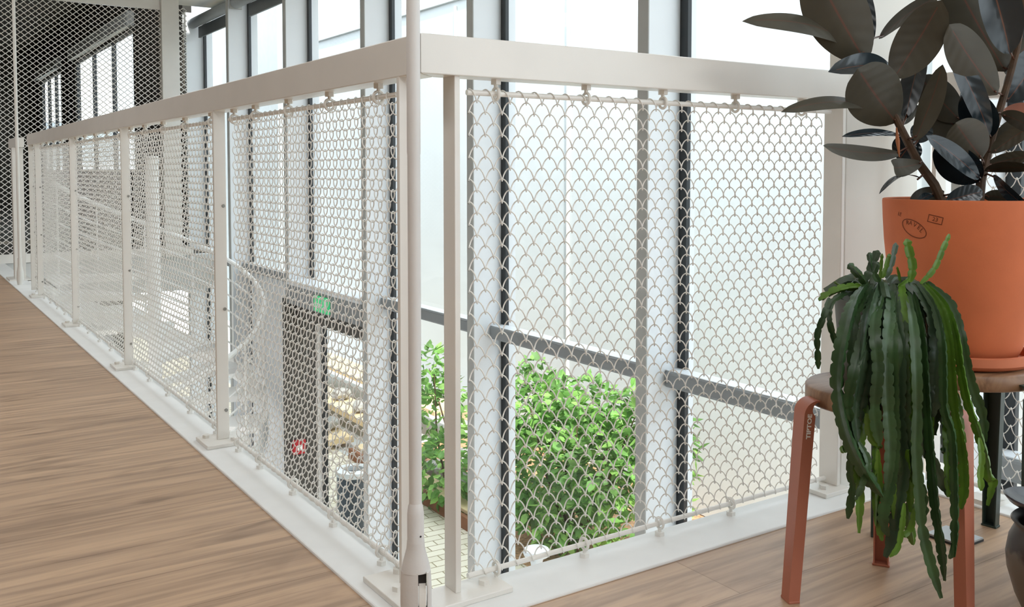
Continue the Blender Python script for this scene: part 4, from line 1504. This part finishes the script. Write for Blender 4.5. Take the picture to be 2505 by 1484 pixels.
for i in range(14):                                                 # lower tails
    x = 2084 + (i * 97) % 260
    y1 = 1090 + (i * 71) % 230
    dx = ((i * 37) % 50) - 25
    hang([(x, 960), (x + dx * 0.3, 1030), (x + dx * 0.7, 1100), (x + dx, y1)], 15 + (i * 5) % 9, ('cactus2', 'cactus', 'cactus2')[i % 3], 1.80, 1.755)
for i in range(9):                                                  # inner stems close to the pot
    x = 2092 + i * 24
    hang([(x * 0.5 + 2180 * 0.5, 695), (x, 780), (x - 4 + (i * 7) % 9, 900), (x + 4, 1000 + (i * 53) % 90)], 26, ('cactus', 'cactus3', 'cactus')[i % 3], 1.90, 1.80)
# a mound of stem bases over the pot mouth
for i in range(8):
    a = i / 8 * 2 * PI
    p0 = PC + Vector((0.02 * math.cos(a), 0.02 * math.sin(a), 0.15))
    p1 = PC + Vector((0.05 * math.cos(a), 0.05 * math.sin(a), 0.212))
    p2 = PC + Vector((0.10 * math.cos(a), 0.10 * math.sin(a), 0.185))
    MB().tube(smooth_path([p0, p1, p2], 10), 0.011, 8).build('cactus_stem', M['cactus3'], hc)

# ------------------------------------------------------------------ urn, dishes and plate at the right edge
UC = Vector((1.860, 0.882, 0))
ur = MB().lathe([(0.0, 0.0), (0.062, 0.0), (0.070, 0.01), (0.092, 0.07), (0.106, 0.13), (0.109, 0.165), (0.104, 0.205), (0.094, 0.232), (0.093, 0.240), (0.101, 0.250), (0.098, 0.254), (0.088, 0.246), (0.086, 0.228), (0.096, 0.18), (0.0, 0.18)], UC, 64)
ur.v = [(p[0], p[1], p[2] * 0.80) for p in ur.v]
ur = ur.build('ceramic_urn', M['urn'], None, sharp=60)
ur.location = (0, 0, 0)
tag(ur, 'brown grey glazed urn with dark drips at the right edge', 'urn')


def dish(c, r, h, tilt, m, name, label):
    bm_ = MB().lathe([(0.0, 0.0), (r * 0.55, 0.0), (r * 0.9, h * 0.6), (r, h), (r * 0.97, h + 0.002), (r * 0.85, h * 0.65), (r * 0.5, 0.006), (0.0, 0.005)], (0, 0, 0), 40)
    o = bm_.build(name, M[m], None, sharp=60)
    o.location = c
    o.rotation_euler = tilt
    return tag(o, label, 'dish')


dish((1.870, 0.905, 0.2035), 0.102, 0.026, (0.05, 0.10, 0), 'bowl', 'shallow_dish', 'shallow black glazed dish lying over the mouth of the urn')
dish((1.885, 0.90, 0.2305), 0.070, 0.020, (-0.06, -0.10, 0), 'dish', 'shallow_dish', 'small pale dish stacked on the black dish above the urn')
fp = thing('metal_plate', (2.09, 1.25, 0), 'flat grey square metal plate lying on the floor below the rear stool', 'plate')
MB().box(2.05, 2.135, 1.205, 1.30, 0.0, 0.005).build('edge', M['rubberfoot'], fp, False, label='dark underside edge')
MB().box(2.051, 2.134, 1.206, 1.299, 0.005, 0.009).build('sheet', M['plate'], fp, False)
